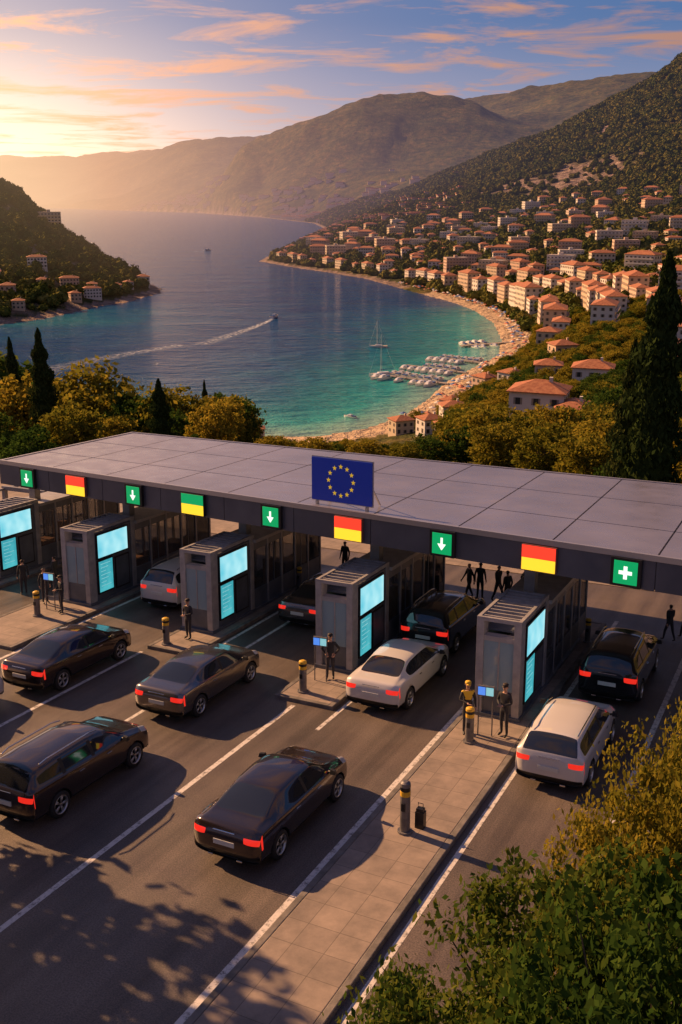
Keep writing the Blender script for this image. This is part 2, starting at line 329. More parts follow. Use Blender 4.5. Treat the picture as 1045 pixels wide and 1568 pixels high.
# ------------------------------------------------------------------ buildings
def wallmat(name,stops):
    m=mat(name,(.5,.4,.3),.85); oi=N(m,'ShaderNodeObjectInfo'); L(m,ramp(m,oi.outputs['Random'],stops),P_(m).inputs['Base Color']); return painted_haze(m)
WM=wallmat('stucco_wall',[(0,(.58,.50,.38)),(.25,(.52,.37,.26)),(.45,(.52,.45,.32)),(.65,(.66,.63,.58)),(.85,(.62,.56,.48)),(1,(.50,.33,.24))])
RM=painted_haze(noisy(mat('terracotta_roof',(.4,.15,.07),.8),1.2,(.28,.09,.04),(.44,.18,.08),bump=.5,bscale=6,bdist=.1))
GM=mat('window_dark_glass',(.04,.045,.05),.15); SM=mat('shutter_trim',(.3,.25,.2),.7); FM=mat('flat_roof',(.35,.3,.27),.85)
def house_mesh(name,w,d,fl,roof='hip',balc=False,wing=False):
    mb=MB(); h=fl*3.0+.5
    def block(x0,x1,y0,y1,h,roof):
        mb.box(x0,x1,y0,y1,-5,h,0)
        for side in range(4):
            Lx=(x1-x0) if side%2==0 else (y1-y0); nw=max(2,int(Lx/2.8))
            for f in range(int(h//3)):
                for k in range(nw):
                    c=(k+.5)/nw*Lx; z=f*3+1.0; e=.04; ww=.5; hh=1.4 if f or k%3 else 1.8
                    for (a,b,zz0,zz1,mi,ee) in ((c-ww,c+ww,z,z+hh,2,e),(c-ww-.4,c-ww-.02,z,z+hh,3,e),(c+ww+.02,c+ww+.4,z,z+hh,3,e)):
                        if side==0: mb.box(x0+a,x0+b,y0-ee,y0,zz0,zz1,mi)
                        elif side==2: mb.box(x0+a,x0+b,y1,y1+ee,zz0,zz1,mi)
                        elif side==1: mb.box(x1,x1+ee,y0+a,y0+b,zz0,zz1,mi)
                        else: mb.box(x0-ee,x0,y0+a,y0+b,zz0,zz1,mi)
                if balc and f and side==0:
                    mb.box(x0+.6,x1-.6,y0-1.3,y0-.05,f*3+.55,f*3+.7,0); mb.box(x0+.6,x1-.6,y0-1.3,y0-1.22,f*3+.7,f*3+1.6,0)
        o=.55
        if roof=='hip':
            W_,D_=(x1-x0)/2+o,(y1-y0)/2+o; cx,cy=(x0+x1)/2,(y0+y1)/2; rh=min(W_,D_)*.42
            rl=max(W_-D_,0); rw=max(D_-W_,0); mb.box(cx-W_,cx+W_,cy-D_,cy+D_,h,h+.18,1)
            e=[(cx-W_,cy-D_,h+.185),(cx+W_,cy-D_,h+.185),(cx+W_,cy+D_,h+.185),(cx-W_,cy+D_,h+.185)]
            r1=(cx-rl,cy-rw,h+rh); r2=(cx+rl,cy+rw,h+rh)
            if rl>=rw: mb.poly([e[0],e[1],r2,r1],1); mb.poly([e[2],e[3],r1,r2],1); mb.poly([e[1],e[2],r2],1); mb.poly([e[3],e[0],r1],1)
            else: mb.poly([e[1],e[2],r2,r1],1); mb.poly([e[3],e[0],r1,r2],1); mb.poly([e[0],e[1],r1],1); mb.poly([e[2],e[3],r2],1)
            mb.box(cx+W_*.3,cx+W_*.3+.7,cy-.3,cy+.4,h,h+rh+.5,0)
        else:
            mb.box(x0-.2,x1+.2,y0-.2,y1+.2,h,h+.5,0); mb.box(x0+.2,x1-.2,y0+.2,y1-.2,h+.5,h+.55,4); mb.box(-2,1.5,-2,1,h+.55,h+2.6,0)
    block(-w/2,w/2,-d/2,d/2,h,roof)
    if wing: block(w/2-1,w/2+w*.45,-d/2-3.5,d/2-4,h-2.2,roof)
    return mb.mesh(name,[WM,RM,GM,SM,FM])
HM=[house_mesh('villa',11,9,2,wing=True),house_mesh('townhouse',10,10,3),house_mesh('apartment',20,11,4,balc=True),house_mesh('block',22,12,4,'flat',True),house_mesh('long_house',17,9,3),house_mesh('villa_small',9,8,2)]
HN=['villa','townhouse','apartment_building','flat_roof_apartment_building','terraced_house','villa']
blds=[]
def place(x,y,k,rz=None,s=1.):
    z=float(H([x],[y])[0]); 
    if rz is None: rz=-math.atan2(x+60,y)*.8+random.uniform(-.5,.5)
    obj(HN[k],HM[k],T(x,y,z+.2,rz,s)); blds.append((x,y,[9,7,12,13,10,7][k]*s))
for x,y,k,rz,s in [(43,212,0,-.35,1.05),(69,270,0,-.3,.95),(86,264,5,.2,1.),(64,305,5,-.2,.9),(21,185,5,.1,.6),(22,240,5,.4,.6),(16,258,5,.4,.6),(30,262,5,.1,.7),(101,310,5,-.5,1.),(58,335,5,-.9,.8),(52,355,5,-1.0,.8),(78,350,5,.2,.9),(36,318,5,.8,.7),(-256,906,3,.3,.9),(-188,702,4,.3,.75),(-203,690,5,.3,.9),(-220,738,4,.3,.8),(-214,650,5,.2,1),(-154,790,5,.3,1),(-236,700,5,.2,.8),(-176,716,5,.2,.8),(-176,668,5,.5,.8),(-170,690,4,.4,.7),(-162,730,5,.2,.8),(-158,752,5,.6,.7),(-196,612,5,.2,.8),(-212,600,5,.1,.8),(-232,596,4,.2,.7),(-25,288,5,.1,.5),(118,345,5,-.3,1)]: place(x,y,k,rz,s)
cl=[Vector(p) for p in COAST]
for i in range(13,25):
    a,b=cl[i],cl[i+1]; d=(b-a); nn=Vector((d.y,-d.x)).normalized(); steps=max(1,int(d.length/(22 if i<20 else 27)))
    for k in range(steps):
        for off in ((27,49,70) if i<19 else (22,)):
            p=a+d*((k+.5)/steps)+nn*(off+random.uniform(-2,3))
            if min([math.hypot(p.x-q[0],p.y-q[1])-q[2] for q in blds])>9: place(p.x,p.y,random.choice([2,2,1,4,4] if i<20 else [4,1,5]),math.atan2(d.y,d.x)+random.uniform(-.12,.12),random.uniform(.75,1.0) if i<20 else .8)
tries=0
while len(blds)<300 and tries<12000:
    tries+=1
    a=R(random.uniform(-1.5,21)); d=600+ (random.random())*780
    if random.random()<.25: d=random.uniform(450,640); a=R(random.uniform(10,21))
    x,y=math.sin(a)*d,math.cos(a)*d; s_=float(sdist(np.array([x]),np.array([y]))[0])
    if s_<20: continue
    z=float(rbf(np.array([x]),np.array([y]))[0])
    if z>76: continue
    gap=(1 if s_<120 else 8)+random.uniform(0,16)
    if min([math.hypot(x-q[0],y-q[1])-q[2] for q in blds])<8+gap: continue
    if d>1050 and x<150 and s_<40: continue
    place(x,y,random.choices(range(6),[3,3,1.2,2.2,2.2,3.5])[0],None,random.uniform(.7,1.0))
mb=MB()
def vbox(x,y,w,d,h,z):
    mb.box(x-w/2,x+w/2,y-d/2,y+d/2,z-8,z+h,0); mb.box(x-w/2-1,x+w/2+1,y-d/2-1,y+d/2+1,z+h,z+h+1.2,1)
vx=[];vy=[]
for _ in range(2200):
    a=R(random.uniform(-13,7)); d=random.uniform(1500,5200); vx.append(math.sin(a)*d); vy.append(math.cos(a)*d)
vx=np.array(vx);vy=np.array(vy);vz,vs=H(vx,vy,True); cl_=fb(vx,vy,300,3,7.)
for x,y,z,s,c in zip(vx,vy,vz,vs,cl_):
    if s>15 and z<150 and (z<70 or c>.05): k=.8+ y/7000; vbox(x,y,random.uniform(10,20)*k,random.uniform(9,12)*k,random.uniform(5,8)*k,z)
obj('distant_village',mb.mesh('distant_village',[painted_haze(mat('village_wall',(.5,.40,.31),.9)),painted_haze(mat('village_roof',(.36,.15,.09),.9))]))

# ------------------------------------------------------------------ forests
bl=np.array(blds)
def clear(x,y,m=1.):
    d=np.full(len(x),1e9)
    for q in bl: d=np.minimum(d,np.hypot(x-q[0],y-q[1])-q[2]*m)
    return d
def cand(nn,a0,a1,d0,d1):
    a=np.radians(rng.uniform(a0,a1,nn)); d=np.sqrt(rng.uniform(d0*d0,d1*d1,nn)); return np.sin(a)*d,np.cos(a)*d
x,y=cand(75000,-21,24,520,2900); z,s=H(x,y,True); c=clear(x,y,.8); rr=fb(x,y,45,5,2.)
ok=(s>12)&(c>2.5)&~((rr>.3)&(rng.random(len(x))<.4))
town=(s<110)&(y<900)&(x>40); ok&=~(town&(rng.random(len(x))<.3))
for cx,cy,r in ((300,1520,60),(360,1500,70),(250,1600,45)): ok&=~((np.hypot(x-cx,(y-cy)*.6)<r)&(rng.random(len(x))<.75))
x,y,z=x[ok],y[ok],z[ok]; d=np.hypot(x,y); sc=rng.uniform(4.5,9.5,len(x))*(1+.35*sst(1200,2500,d)); hw=rng.uniform(.9,1.3,len(x))
scatter('hillside_forest',BL,np.c_[x,y,z-.8],np.c_[sc*hw,sc*hw,sc*rng.uniform(.75,1.1,len(x))])
x,y=cand(6500,-23,26,88,520); z,s=H(x,y,True); c=clear(x,y,.75); ok=(s>16)&(c>2.5)
ok&=~((x>-35)&(x<22)&(y>180)); x,y,z=x[ok],y[ok],z[ok]; d=np.hypot(x,y)
h=rng.uniform(3.2,6.5,len(x)); mid=(x/y>-.10)&(x/y<.12)&(d<300); h=np.where(mid,rng.uniform(1.2,2.2,len(x)),h)
h=np.where((np.abs(x-45*y/216)<14*y/216)&(y<214)&(y>120),np.minimum(h,2.6),h)
scatter('slope_woodland',TB,np.c_[x,y,z-.3],np.c_[h*1.15,h*1.15,h],[.2,.3,.3,.2])
for x,y,zt,r,k in [(-19,68.6,56.1,1.15,1),(-16.9,73,54.2,1.1,2),(-27.6,83,55.6,1.1,1),(-23.9,93,54.6,1.2,2),(-34,98,55.2,1.1,0),(-9.9,76,54.6,.95,2),(-11,70.5,53.4,.9,0),(-18.6,90,52.8,1.1,3),(-21,64.7,55.4,1.1,3),(-25.5,70,55.5,1.1,0),(-30,76,56,1,2),(-13.8,82,53,1,3),(-38,88,56,1,1),(-27,62,55,1,0),(10.5,93,48.4,1.2,2),(13.3,83,51.4,1.2,1),(16.8,78.4,52.2,1.2,2),(18.7,73.5,52.6,1.1,1),(21.2,68.6,52.8,1.1,3),(23.2,63.7,56.6,.8,1),(26.8,83,51.6,1.3,2),(17,122,43.9,1.2,0),(40,147,42.9,1,3),(2.2,86,49.3,1.7,2),(5.4,82,49.7,1.7,1),(-2.4,86,49.1,1.6,2),(8.2,88,49.3,1.5,3),(30,74,54,1,1),(-6,84,49.6,1.5,1),(24,92,49.5,1.3,1),(20,100,47.5,1.3,1),(32,110,47,1.2,2),(14.5,104,45.5,1.2,2)]:
    z=float(H([x],[y])[0])-.2; h=max(zt-z,2.2); obj('broadleaf_tree',TB[k],T(x,y,z,random.uniform(0,6),(h*r,h*r,h)))
for x,y,zt,w,k in [(-24,79,60,1.9,0),(-28,84,58.6,1.5,1),(-13.2,71,57.4,2.6,1),(19.3,60,66.8,1.95,0),(18.2,61.5,61.5,1.6,1),(49,150,46.5,1.2,1),(-19.5,140,45,1.3,0)]:
    z=float(H([x],[y])[0])-.2; h=zt-z; obj('cypress_tree',CY[k],T(x,y,z,random.uniform(0,6),(h*w*.62,h*w*.62,h)))
def fgtree(name,lm,seed): return tree_mesh(name,lm,230,85,.0125,rx=.42,zc=.60,rz=.40,cr=.036,seed=seed,trunk=.016)
FT=[fgtree('roadside_a',LG,11),fgtree('roadside_b',LY,12)]
def rt(b,a,h,w,k,rz=0): obj('roadside_tree',FT[k],PM@T(b,a,-.3,rz,(h*w,h*w,h)))
for q in [(-2.4,11.4,5.9,.72,0,0),(-.8,9.4,7.4,.62,0,1.2),(-1.5,15.0,6.0,.55,1,2),(-1.1,17.6,5.9,.5,1,3),(-3.3,8.9,5.4,.62,0,4),(-2.0,7.2,6.4,.6,0,5),(.3,13,7,.5,1,2.5),(-4.6,8.0,4.4,.6,0,.5),(-2.3,13.4,5.4,.5,1,4.4)]: rt(*q)
for x,y in [(-13.8,21.5),(-12,17.5),(-18,22.5)]:
    b=.895*x-.446*y; a=.446*x+.895*y; obj('plane_tree',TB[0 if x>-15 else 3],PM@T(b,a,0,x,(7,7,9.)))

# ------------------------------------------------------------------ plaza road
asp=mat('asphalt',(.05,.047,.045),.62); tc=N(asp,'ShaderNodeTexCoord'); o_=tc.outputs['Object']
c1=ramp(asp,noisenode(asp,.25,6,o_,.6),[(.3,(.070,.060,.054)),(.7,(.130,.108,.090))]); c2=ramp(asp,noisenode(asp,28,3,o_,.8),[(.35,(.5,.5,.5)),(.65,(1.7,1.62,1.55))])
mpa=N(asp,'ShaderNodeMapping'); mpa.inputs['Scale'].default_value=(1.3,.05,1); L(asp,o_,mpa.inputs['Vector'])
L(asp,mulc(asp,mulc(asp,c1,c2),ramp(asp,noisenode(asp,1.,5,mpa.outputs[0],.6),[(.35,(.62,.62,.62)),(.6,(1.15,1.15,1.15))])),P_(asp).inputs['Base Color'])
L(asp,ramp(asp,noisenode(asp,.6,4,o_),[(.3,(.36,.36,.36)),(.7,(.6,.6,.6))]),P_(asp).inputs['Roughness'])
bb=N(asp,'ShaderNodeBump'); bb.inputs['Strength'].default_value=.7; bb.inputs['Distance'].default_value=.014; L(asp,noisenode(asp,45,4,o_,.7),bb.inputs['Height']); L(asp,bb.outputs[0],P_(asp).inputs['Normal'])
mb=MB(); mb.box(-74,.2,-55,53,-1.2,0); obj('road',mb.mesh('road',[asp]),PM)
pt=mat('road_paint',(.72,.7,.66),.6); L(pt,ramp(pt,noisenode(pt,5,8,None,.8),[(.38,(.14,.13,.12)),(.5,(.62,.59,.55))]),P_(pt).inputs['Base Color'])
mb=MB()
for b,a0,a1,w in [(-3.75,-20,44,.16),(-6.62,-20,37,.15),(-9.2,-20,34,.16),(-13.95,-20,24.7,.15),(-12.5,23.5,36,.13),(-17.85,19,37,.13),(-15.1,31,37,.12),(-20.95,-20,26.3,.14),(-18.8,26,36,.13),(-24.9,-20,36,.14),(-29.5,-20,27,.14),(-34,-20,27,.14)]:
    mb.quad((b-w/2,a0,.004),(b+w/2,a0,.004),(b+w/2,a1,.004),(b-w/2,a1,.004))
obj('lane_markings',mb.mesh('lane_markings',[pt]),PM)
pv=mat('paving_slabs',(.25,.21,.18),.8); br=N(pv,'ShaderNodeTexBrick'); br.inputs['Scale'].default_value=1; br.inputs['Mortar Size'].default_value=.008; br.inputs['Brick Width'].default_value=.7; br.inputs['Row Height'].default_value=.7; br.offset=0
br.inputs['Color1'].default_value=(.30,.25,.21,1); br.inputs['Color2'].default_value=(.25,.21,.18,1); br.inputs['Mortar'].default_value=(.14,.12,.10,1)
tc=N(pv,'ShaderNodeTexCoord'); L(pv,tc.outputs['Object'],br.inputs['Vector'])
L(pv,mulc(pv,br.outputs['Color'],ramp(pv,noisenode(pv,1.3,8,tc.outputs['Object'],.7),[(.3,(.6,.6,.6)),(.7,(1.2,1.15,1.1))])),P_(pv).inputs['Base Color'])
kb=noisy(mat('kerb_stone',(.16,.145,.13),.85),3,(.11,.10,.09),(.2,.18,.16),bump=.3,bscale=20)
def island(b0,b1,a0,a1):
    mb=MB(); k=.16
    mb.box(b0+k,b1-k,a0+k,a1-k,-.2,.13,0); mb.box(b0,b0+k,a0,a1,-.2,.134,1); mb.box(b1-k,b1,a0,a1,-.2,.134,1); mb.box(b0+k,b1-k,a0,a0+k,-.2,.134,1); mb.box(b0+k,b1-k,a1-k,a1,-.2,.134,1)
    obj('pavement_island',mb.mesh('pavement_island',[pv,kb]),PM,bevel=.02)
island(-9.05,-6.85,-20,36.2)
island(-14.75,-12.7,24.9,36.2); island(-20.95,-19.0,26.6,36.4); island(-28.0,-25.1,24.3,36.6); island(-34.2,-30.9,24,37)
mb=MB(); mb.box(-73,-1,41.5,52.5,-.2,.02,0); obj('pavement_forecourt',mb.mesh('fc',[pv]),PM)

# ------------------------------------------------------------------ canopy
rf=mat('roof_metal_panel',(.36,.36,.40),.38,.6); L(rf,ramp(rf,noisenode(rf,.35,6),[(.3,(.29,.29,.34)),(.7,(.40,.39,.44))]),P_(rf).inputs['Base Color'])
L(rf,ramp(rf,noisenode(rf,1.5,6),[(.3,(.22,.22,.22)),(.7,(.38,.38,.38))]),P_(rf).inputs['Roughness'])
fd=noisy(mat('fascia_metal',(.05,.055,.07),.4,.4),.5,(.075,.085,.115),(.12,.13,.165)); tr=mat('roof_edge_trim',(.5,.48,.47),.35,.7); sm=mat('roof_seam',(.05,.05,.055),.7); ce=mat('canopy_soffit',(.3,.3,.3),.6)
af=lambda b:27.7-.115*(b+3.2)
ab=lambda b:38.7-.053*(b+4.9)
BL0,BR0=-31.9,10.
def cpt(b,t,z,off=0): return (b,af(b)+off+t*(ab(b)-af(b)),z)
def cbox(b0,b1,t0,t1,z0,z1,mi,o0=0,o1=0): mb.hexa([cpt(b0,t0,z0,o0),cpt(b1,t0,z0,o0),cpt(b1,t1,z0,o1),cpt(b0,t1,z0,o1),cpt(b0,t0,z1,o0),cpt(b1,t0,z1,o0),cpt(b1,t1,z1,o1),cpt(b0,t1,z1,o1)],mi)
mb=MB()
cbox(BL0,BR0,0,1,5.08,5.14,2)
cbox(BL0+.4,BR0-.4,.04,.96,4.55,4.7,4)
xs=np.arange(BL0,BR0+.1,3.1)
for i,x in enumerate(xs[:-1]):
    cbox(x+.012,xs[i+1]-.012,0,0,4.2,5.08,1,0,.45)
cbox(BL0+.05,BR0-.05,0,0,4.25,5.05,2,.03,.4)
cbox(BL0,BR0,1,1,4.3,5.08,1,-.4,0); cbox(BL0,BL0+.3,0,1,4.22,5.08,1,.45,-.4); cbox(BR0-.3,BR0,0,1,4.22,5.08,1,.45,-.4)
cbox(BL0-.05,BR0+.05,0,0,5.08,5.25,3,-.06,.06); cbox(BL0-.05,BR0+.05,1,1,5.08,5.22,3,-.05,.05)
cbox(BL0-.05,BL0+.08,0,1,5.08,5.22,3,.06,-.05)
rows=[0,.30,.65,1.]
for i,x in enumerate(xs[:-1]):
    for j in range(3):
        g=.028
        o0=.1 if j==0 else g; o1=-.1 if j==2 else -g
        x0=x+(.12 if i==0 else g); cbox(x0,xs[i+1]-g,rows[j],rows[j+1],5.141,5.19,0,o0,o1)
canopy=obj('toll_canopy_roof',mb.mesh('canopy',[rf,fd,sm,tr,ce]),PM)
steel=noisy(mat('steel_column',(.22,.22,.23),.5,.5),2,(.22,.22,.23),(.34,.33,.33))
blk=mat('sign_housing',(.012,.012,.014),.4); grn=mat('led_green',(.0,.25,.08),.5,emit=(.0,.36,.11),estr=.9); red=mat('led_red',(.5,.02,.01),.5,emit=(1,.045,.02),estr=1.3); yel=mat('led_yellow',(.6,.45,.02),.5,emit=(1,.62,.03),estr=1.2); wht=mat('led_white',(.8,.8,.8),.5,emit=(.9,1,.9),estr=1.1); hs=mat('flag_sign_frame',(.25,.1,.08),.4,.3)
ang=math.atan(-.115)
def sign(b,kind):
    mb=MB(); fl=kind in('flag','gflag'); w,h=(.55,.40) if fl else (.44,.42)
    mb.box(-w,w,-.14,-.02,-h,h,5 if kind=='flag' else 0); mg=.02 if fl else .06; w-=mg; h-=mg
    if kind=='flag': mb.box(-w,w,-.155,-.1401,0.002,h,2); mb.box(-w,w,-.155,-.1401,-h,-.002,3)
    elif kind=='gflag': mb.box(-w,w,-.155,-.1401,0.002,h,1); mb.box(-w,w,-.155,-.1401,-h,-.002,3)
    else:
        w=h-.02; h=w; mb.box(-w,w,-.155,-.1401,-h,h,1); y0,y1=-.165,-.1552
        if kind=='arrow': mb.box(-.04,.04,y0,y1,-.02,.2,4); mb.hexa([(-.01,y0,-.2),(.01,y0,-.2),(.01,y1,-.2),(-.01,y1,-.2),(-.15,y0,0),(.15,y0,0),(.15,y1,0),(-.15,y1,0)],4)
        else: mb.box(-.055,.055,y0,y1,-.19,.19,4); mb.box(-.19,-.056,y0,y1,-.055,.055,4); mb.box(.056,.19,y0,y1,-.055,.055,4)
    obj({'flag':'lane_flag_sign','gflag':'lane_flag_sign'}.get(kind,'lane_arrow_sign'),mb.mesh('sign',[blk,grn,red,yel,wht,hs]),PM@T(b,af(b),4.65,ang),bevel=.01)
for b,k in [(-4.8,'cross'),(-7.4,'flag'),(-10.6,'arrow'),(-14.1,'flag'),(-17.3,'arrow'),(-20.9,'gflag'),(-23.9,'arrow'),(-27.1,'flag'),(-30.0,'arrow')]: sign(b,k)
mb=MB(); eb=mat('eu_blue',(.005,.02,.22),.45,emit=(.0,.02,.25),estr=.25); ey=mat('eu_star_yellow',(.85,.55,.02),.5,emit=(1,.65,.03),estr=.4)
mb.box(-1.2,1.2,0,.07,.14,1.62,0); mb.box(-1.24,1.24,.071,.12,.1,1.66,2); mb.box(-1.05,-.97,.0,.12,-.05,.0995,2); mb.box(.97,1.05,.0,.12,-.05,.0995,2)
for s in (-1,1): mb.hexa([(s-.03,.9,0),(s+.03,.9,0),(s+.03,.95,0),(s-.03,.95,0),(s-.03,.121,1.),(s+.03,.121,1.),(s+.03,.17,1.),(s-.03,.17,1.)],2)
for k in range(12):
    t=k*math.pi/6; cx,cz=.50*math.sin(t),.88+.50*math.cos(t); mb.poly([(cx+(.095 if i%2==0 else .038)*math.sin(i*math.pi/5),-.006,cz+(.095 if i%2==0 else .038)*math.cos(i*math.pi/5)) for i in range(10)],1)
obj('european_union_flag_board',mb.mesh('eu',[eb,ey,tr]),PM@T(-14.7,af(-14.7)+.45,5.22,ang))

# ------------------------------------------------------------------ booths
gl=mat('booth_glass',(.30,.43,.48),.08,alpha=.88); gd=mat('cabin_glass',(.07,.08,.09),.04,alpha=.4)
pn=noisy(mat('booth_panel',(.09,.1,.115),.42,.3),1.5,(.10,.12,.15),(.16,.18,.21)); lp=noisy(mat('booth_pillar',(.3,.29,.29),.5,.2),3,(.30,.30,.31),(.42,.41,.41))
s1=mat('screen_bright',(.1,.3,.35),.3,emit=(.30,.85,.95),estr=1.0); s2=mat('screen_teal',(.03,.2,.25),.3,emit=(.06,.48,.55),estr=.85); s3=mat('screen_text',(.5,.8,.8),.3,emit=(.2,.62,.68),estr=.7); woo=mat('booth_interior',(.35,.18,.09),.7)
L(s1,ramp(s1,noisenode(s1,.9,2),[(.3,(.14,.60,.74)),(.7,(.6,.97,1.))]),P_(s1).inputs['Emission Color'])
L(s2,ramp(s2,noisenode(s2,1.4,3),[(.3,(.03,.32,.40)),(.7,(.10,.58,.64))]),P_(s2).inputs['Emission Color'])
def booth(b,a):
    mb=MB(); W=-1.35
    mb.box(W-.05,.05,-.05,7.6,.0,.1,0)
    for x0,x1 in ((W,W+.22),(-.22,0)): mb.box(x0,x1,0,.42,.1,2.95,1)
    mb.box(W+.22,-.22,.08,.3,.1,.85,0); mb.box(W+.22,-.22,.06,.1,.85,2.35,2); mb.box(W+.22,-.22,.05,.35,2.35,2.5,1); mb.box(W+.66,W+.70,.04,.12,.85,2.35,1)
    mb.box(-.14,-.03,.42,2.7,.1,2.9,0); mb.box(W+.03,W+.14,.42,2.7,.1,1.0,0); mb.box(W+.06,W+.1,.42,2.7,1.0,2.5,2); mb.box(W+.03,W+.14,.42,2.7,2.5,2.9,0)
    mb.box(-.03,.03,.5,2.45,1.78,2.82,3); mb.box(.03,.04,.56,2.39,1.84,2.76,4); mb.box(-.03,.03,.5,1.45,.35,1.74,3); mb.box(.03,.04,.56,1.39,.42,1.68,5)
    for i in range(7): mb.box(.0401,.044,.66,1.25-.14*(i%3),1.54-.15*i,1.575-.15*i,6)
    mb.box(-.03,.0,1.6,2.5,.3,1.65,3); mb.box(.0,.01,1.66,2.44,.36,1.59,0)
    for x0,x1 in ((W,W+.16),(-.16,0)): mb.box(x0,x1,2.7,2.95,.1,2.95,1)
    mb.box(W,0,.0,.1,2.952,3.07,1); mb.box(W,0,2.85,2.95,2.952,3.07,1)
    mb.box(W,W+.1,.1,2.85,2.952,3.07,1); mb.box(-.1,0,.1,2.85,2.952,3.07,1)
    for k in range(9): mb.box(W+.1,-.1,.25+k*.3,.31+k*.3,2.96,3.05,1)
    mb.box(W+.15,-.15,.42,2.7,2.55,2.62,0)
    y=2.95
    for k in range(5):
        y0=y+k*1.12
        for x0,x1 in ((W,W+.1),(-.1,0)): mb.box(x0,x1,y0+1.02,y0+1.12,.1,2.75,1)
        for xg in (W+.05,-.05):
            mb.box(xg-.03,xg+.03,y0,y0+1.02,.1,.85,0); mb.box(xg-.012,xg+.012,y0,y0+1.02,.85,2.45,7); mb.box(xg-.035,xg+.035,y0,y0+1.02,2.45,2.75,0)
            if k%2: mb.box(xg-.02,xg+.02,y0+.45,y0+.5,.85,2.45,0)
    mb.box(W-.1,.1,2.96,8.65,2.751,2.88,1); mb.box(W+.1,-.1,8.45,8.55,.1,2.45,0)
    mb.box(W+.2,-.5,3.6,4.4,.1,.9,8); mb.box(W+.3,-.35,6.,6.9,.1,1.1,8); mb.box(W+.5,-.6,5.0,5.4,.1,1.5,8)
    for yy in (3.4,8.2): mb.box(-.95,-.6,yy,yy+.35,2.885 if yy<8.5 else .1,4.69,9)
    obj('toll_booth',mb.mesh('booth',[pn,lp,gl,blk,s1,s2,s3,gd,woo,steel]),PM@T(b,a,.13),bevel=.008)
for b,a in [(-7.35,26.35),(-13.3,27.5),(-19.5,28.6),(-25.6,29.1),(-31.5,29.8)]: booth(b,a)
mb=MB()
for yy in (30,33,36,39): 
    mb.box(-37,-36.8,yy,yy+.2,0,2.7,0); mb.box(-34.4,-34.2,yy,yy+.2,0,2.7,0); mb.box(-36.8,-34.4,yy,yy+.2,2.5,2.7,0)
for x in (-37,-34.4):
    for z in (.9,1.7,2.5): mb.box(x+.02,x+.18,30.2,39,z,z+.1,0)
obj('steel_railing_frame',mb.mesh('frame',[steel]),PM)
yb=mat('bollard_yellow',(.7,.42,.03),.5); dk=noisy(mat('bollard_grey',(.14,.14,.15),.5,.3),4,(.1,.1,.11),(.2,.19,.19))
def bollard(b,a,h=1.2,r=.12):
    mb=MB(); mb.tube([(0,0,0),(0,0,.05)],[r*1.5,r*1.5],16,0); mb.tube([(0,0,.05),(0,0,h*.72)],[r,r],16,0); mb.tube([(0,0,h*.72),(0,0,h*.82)],[r*1.02,r*1.02],16,1); mb.tube([(0,0,h*.82),(0,0,h*.9)],[r,r],16,2); mb.tube([(0,0,h*.9),(0,0,h*.97),(0,0,h)],[r*1.05,r,r*.5],16,1 if h<1.25 else 0)
    mb.box(-.05,.05,-r-.02,-r+.03,h*.45,h*.6,2)
    obj('barrier_bollard',mb.mesh('bollard',[dk,yb,blk]),PM@T(b,a,.13),bevel=.006)
for q in [(-8.0,19.4,1.3,.12),(-8.2,24.5,1.05),(-14.05,25.5,1.05),(-20.4,27.0,1.0),(-26.7,27.3,1.0),(-7.05,33.9,.9,.1),(-19.4,35,.9,.1)]: bollard(*q)
mb=MB(); mb.box(-.11,.11,-.09,.09,0,.42,0); mb.box(-.09,.09,-.07,.07,.42,.5,0); mb.tube([(-.06,.0,.5),(-.06,0,.62),(.06,0,.62),(.06,0,.5)],[.012]*4,6,0); obj('equipment_case',mb.mesh('case',[blk]),PM@T(-7.75,19.75,.13),bevel=.02)
bs=mat('blue_display',(.05,.12,.4),.4,emit=(.08,.25,.8),estr=1.0)
def stand(b,a):
    mb=MB()
    for x in (-.2,.2): mb.tube([(x,0,0),(x,0,1.2)],[.02,.02],8,0)
    mb.tube([(-.2,0,.55),(.2,0,.55)],[.015,.015],6,0); mb.box(-.24,.24,-.04,.04,1.2,1.5,0); mb.box(-.22,-.01,-.05,-.0401,1.23,1.47,1); mb.box(.01,.22,-.05,-.0401,1.23,1.47,2)
    obj('information_stand',mb.mesh('stand',[dk,bs,s3]),PM@T(b,a,.13,.1),bevel=.004)
for q in [(-7.95,25.1),(-13.95,26.5),(-26.75,28.1)]: stand(*q)

# ------------------------------------------------------------------ cars
def paint(name,c,metal=.3,rough=.3): return mat(name,c,rough,metal,coat=1.)
cg=mat('car_glass',(.02,.022,.025),.04,spec=1.); ct=mat('car_black_trim',(.012,.012,.012),.5); cr_=mat('tail_light',(.35,.01,.008),.2,emit=(1,.03,.015),estr=.8,coat=.5); ch=mat('headlight',(.6,.6,.6),.15,.3); ca=mat('wheel_arch',(.006,.006,.006),.9)
ty=mat('tyre_rubber',(.015,.015,.015),.8); al=mat('alloy_wheel',(.5,.5,.5),.3,.9); pl=mat('number_plate',(.6,.6,.55),.5); cm=mat('chrome_trim',(.6,.6,.6),.15,1)
base_paint=paint('car_paint',(.02,.02,.02))
FR=[(.42,1.425,.96,.92,.59,1.375),(.58,1.40,.96,.92,.58,1.35),(1.24,1.04,.95,.915,.69,1.015),(1.85,.95,.86,.90),(2.15,.86,.78,.87),(2.33,.68,.63,.82),(2.38,.48,.46,.80),(2.28,.28,.27,.76)]
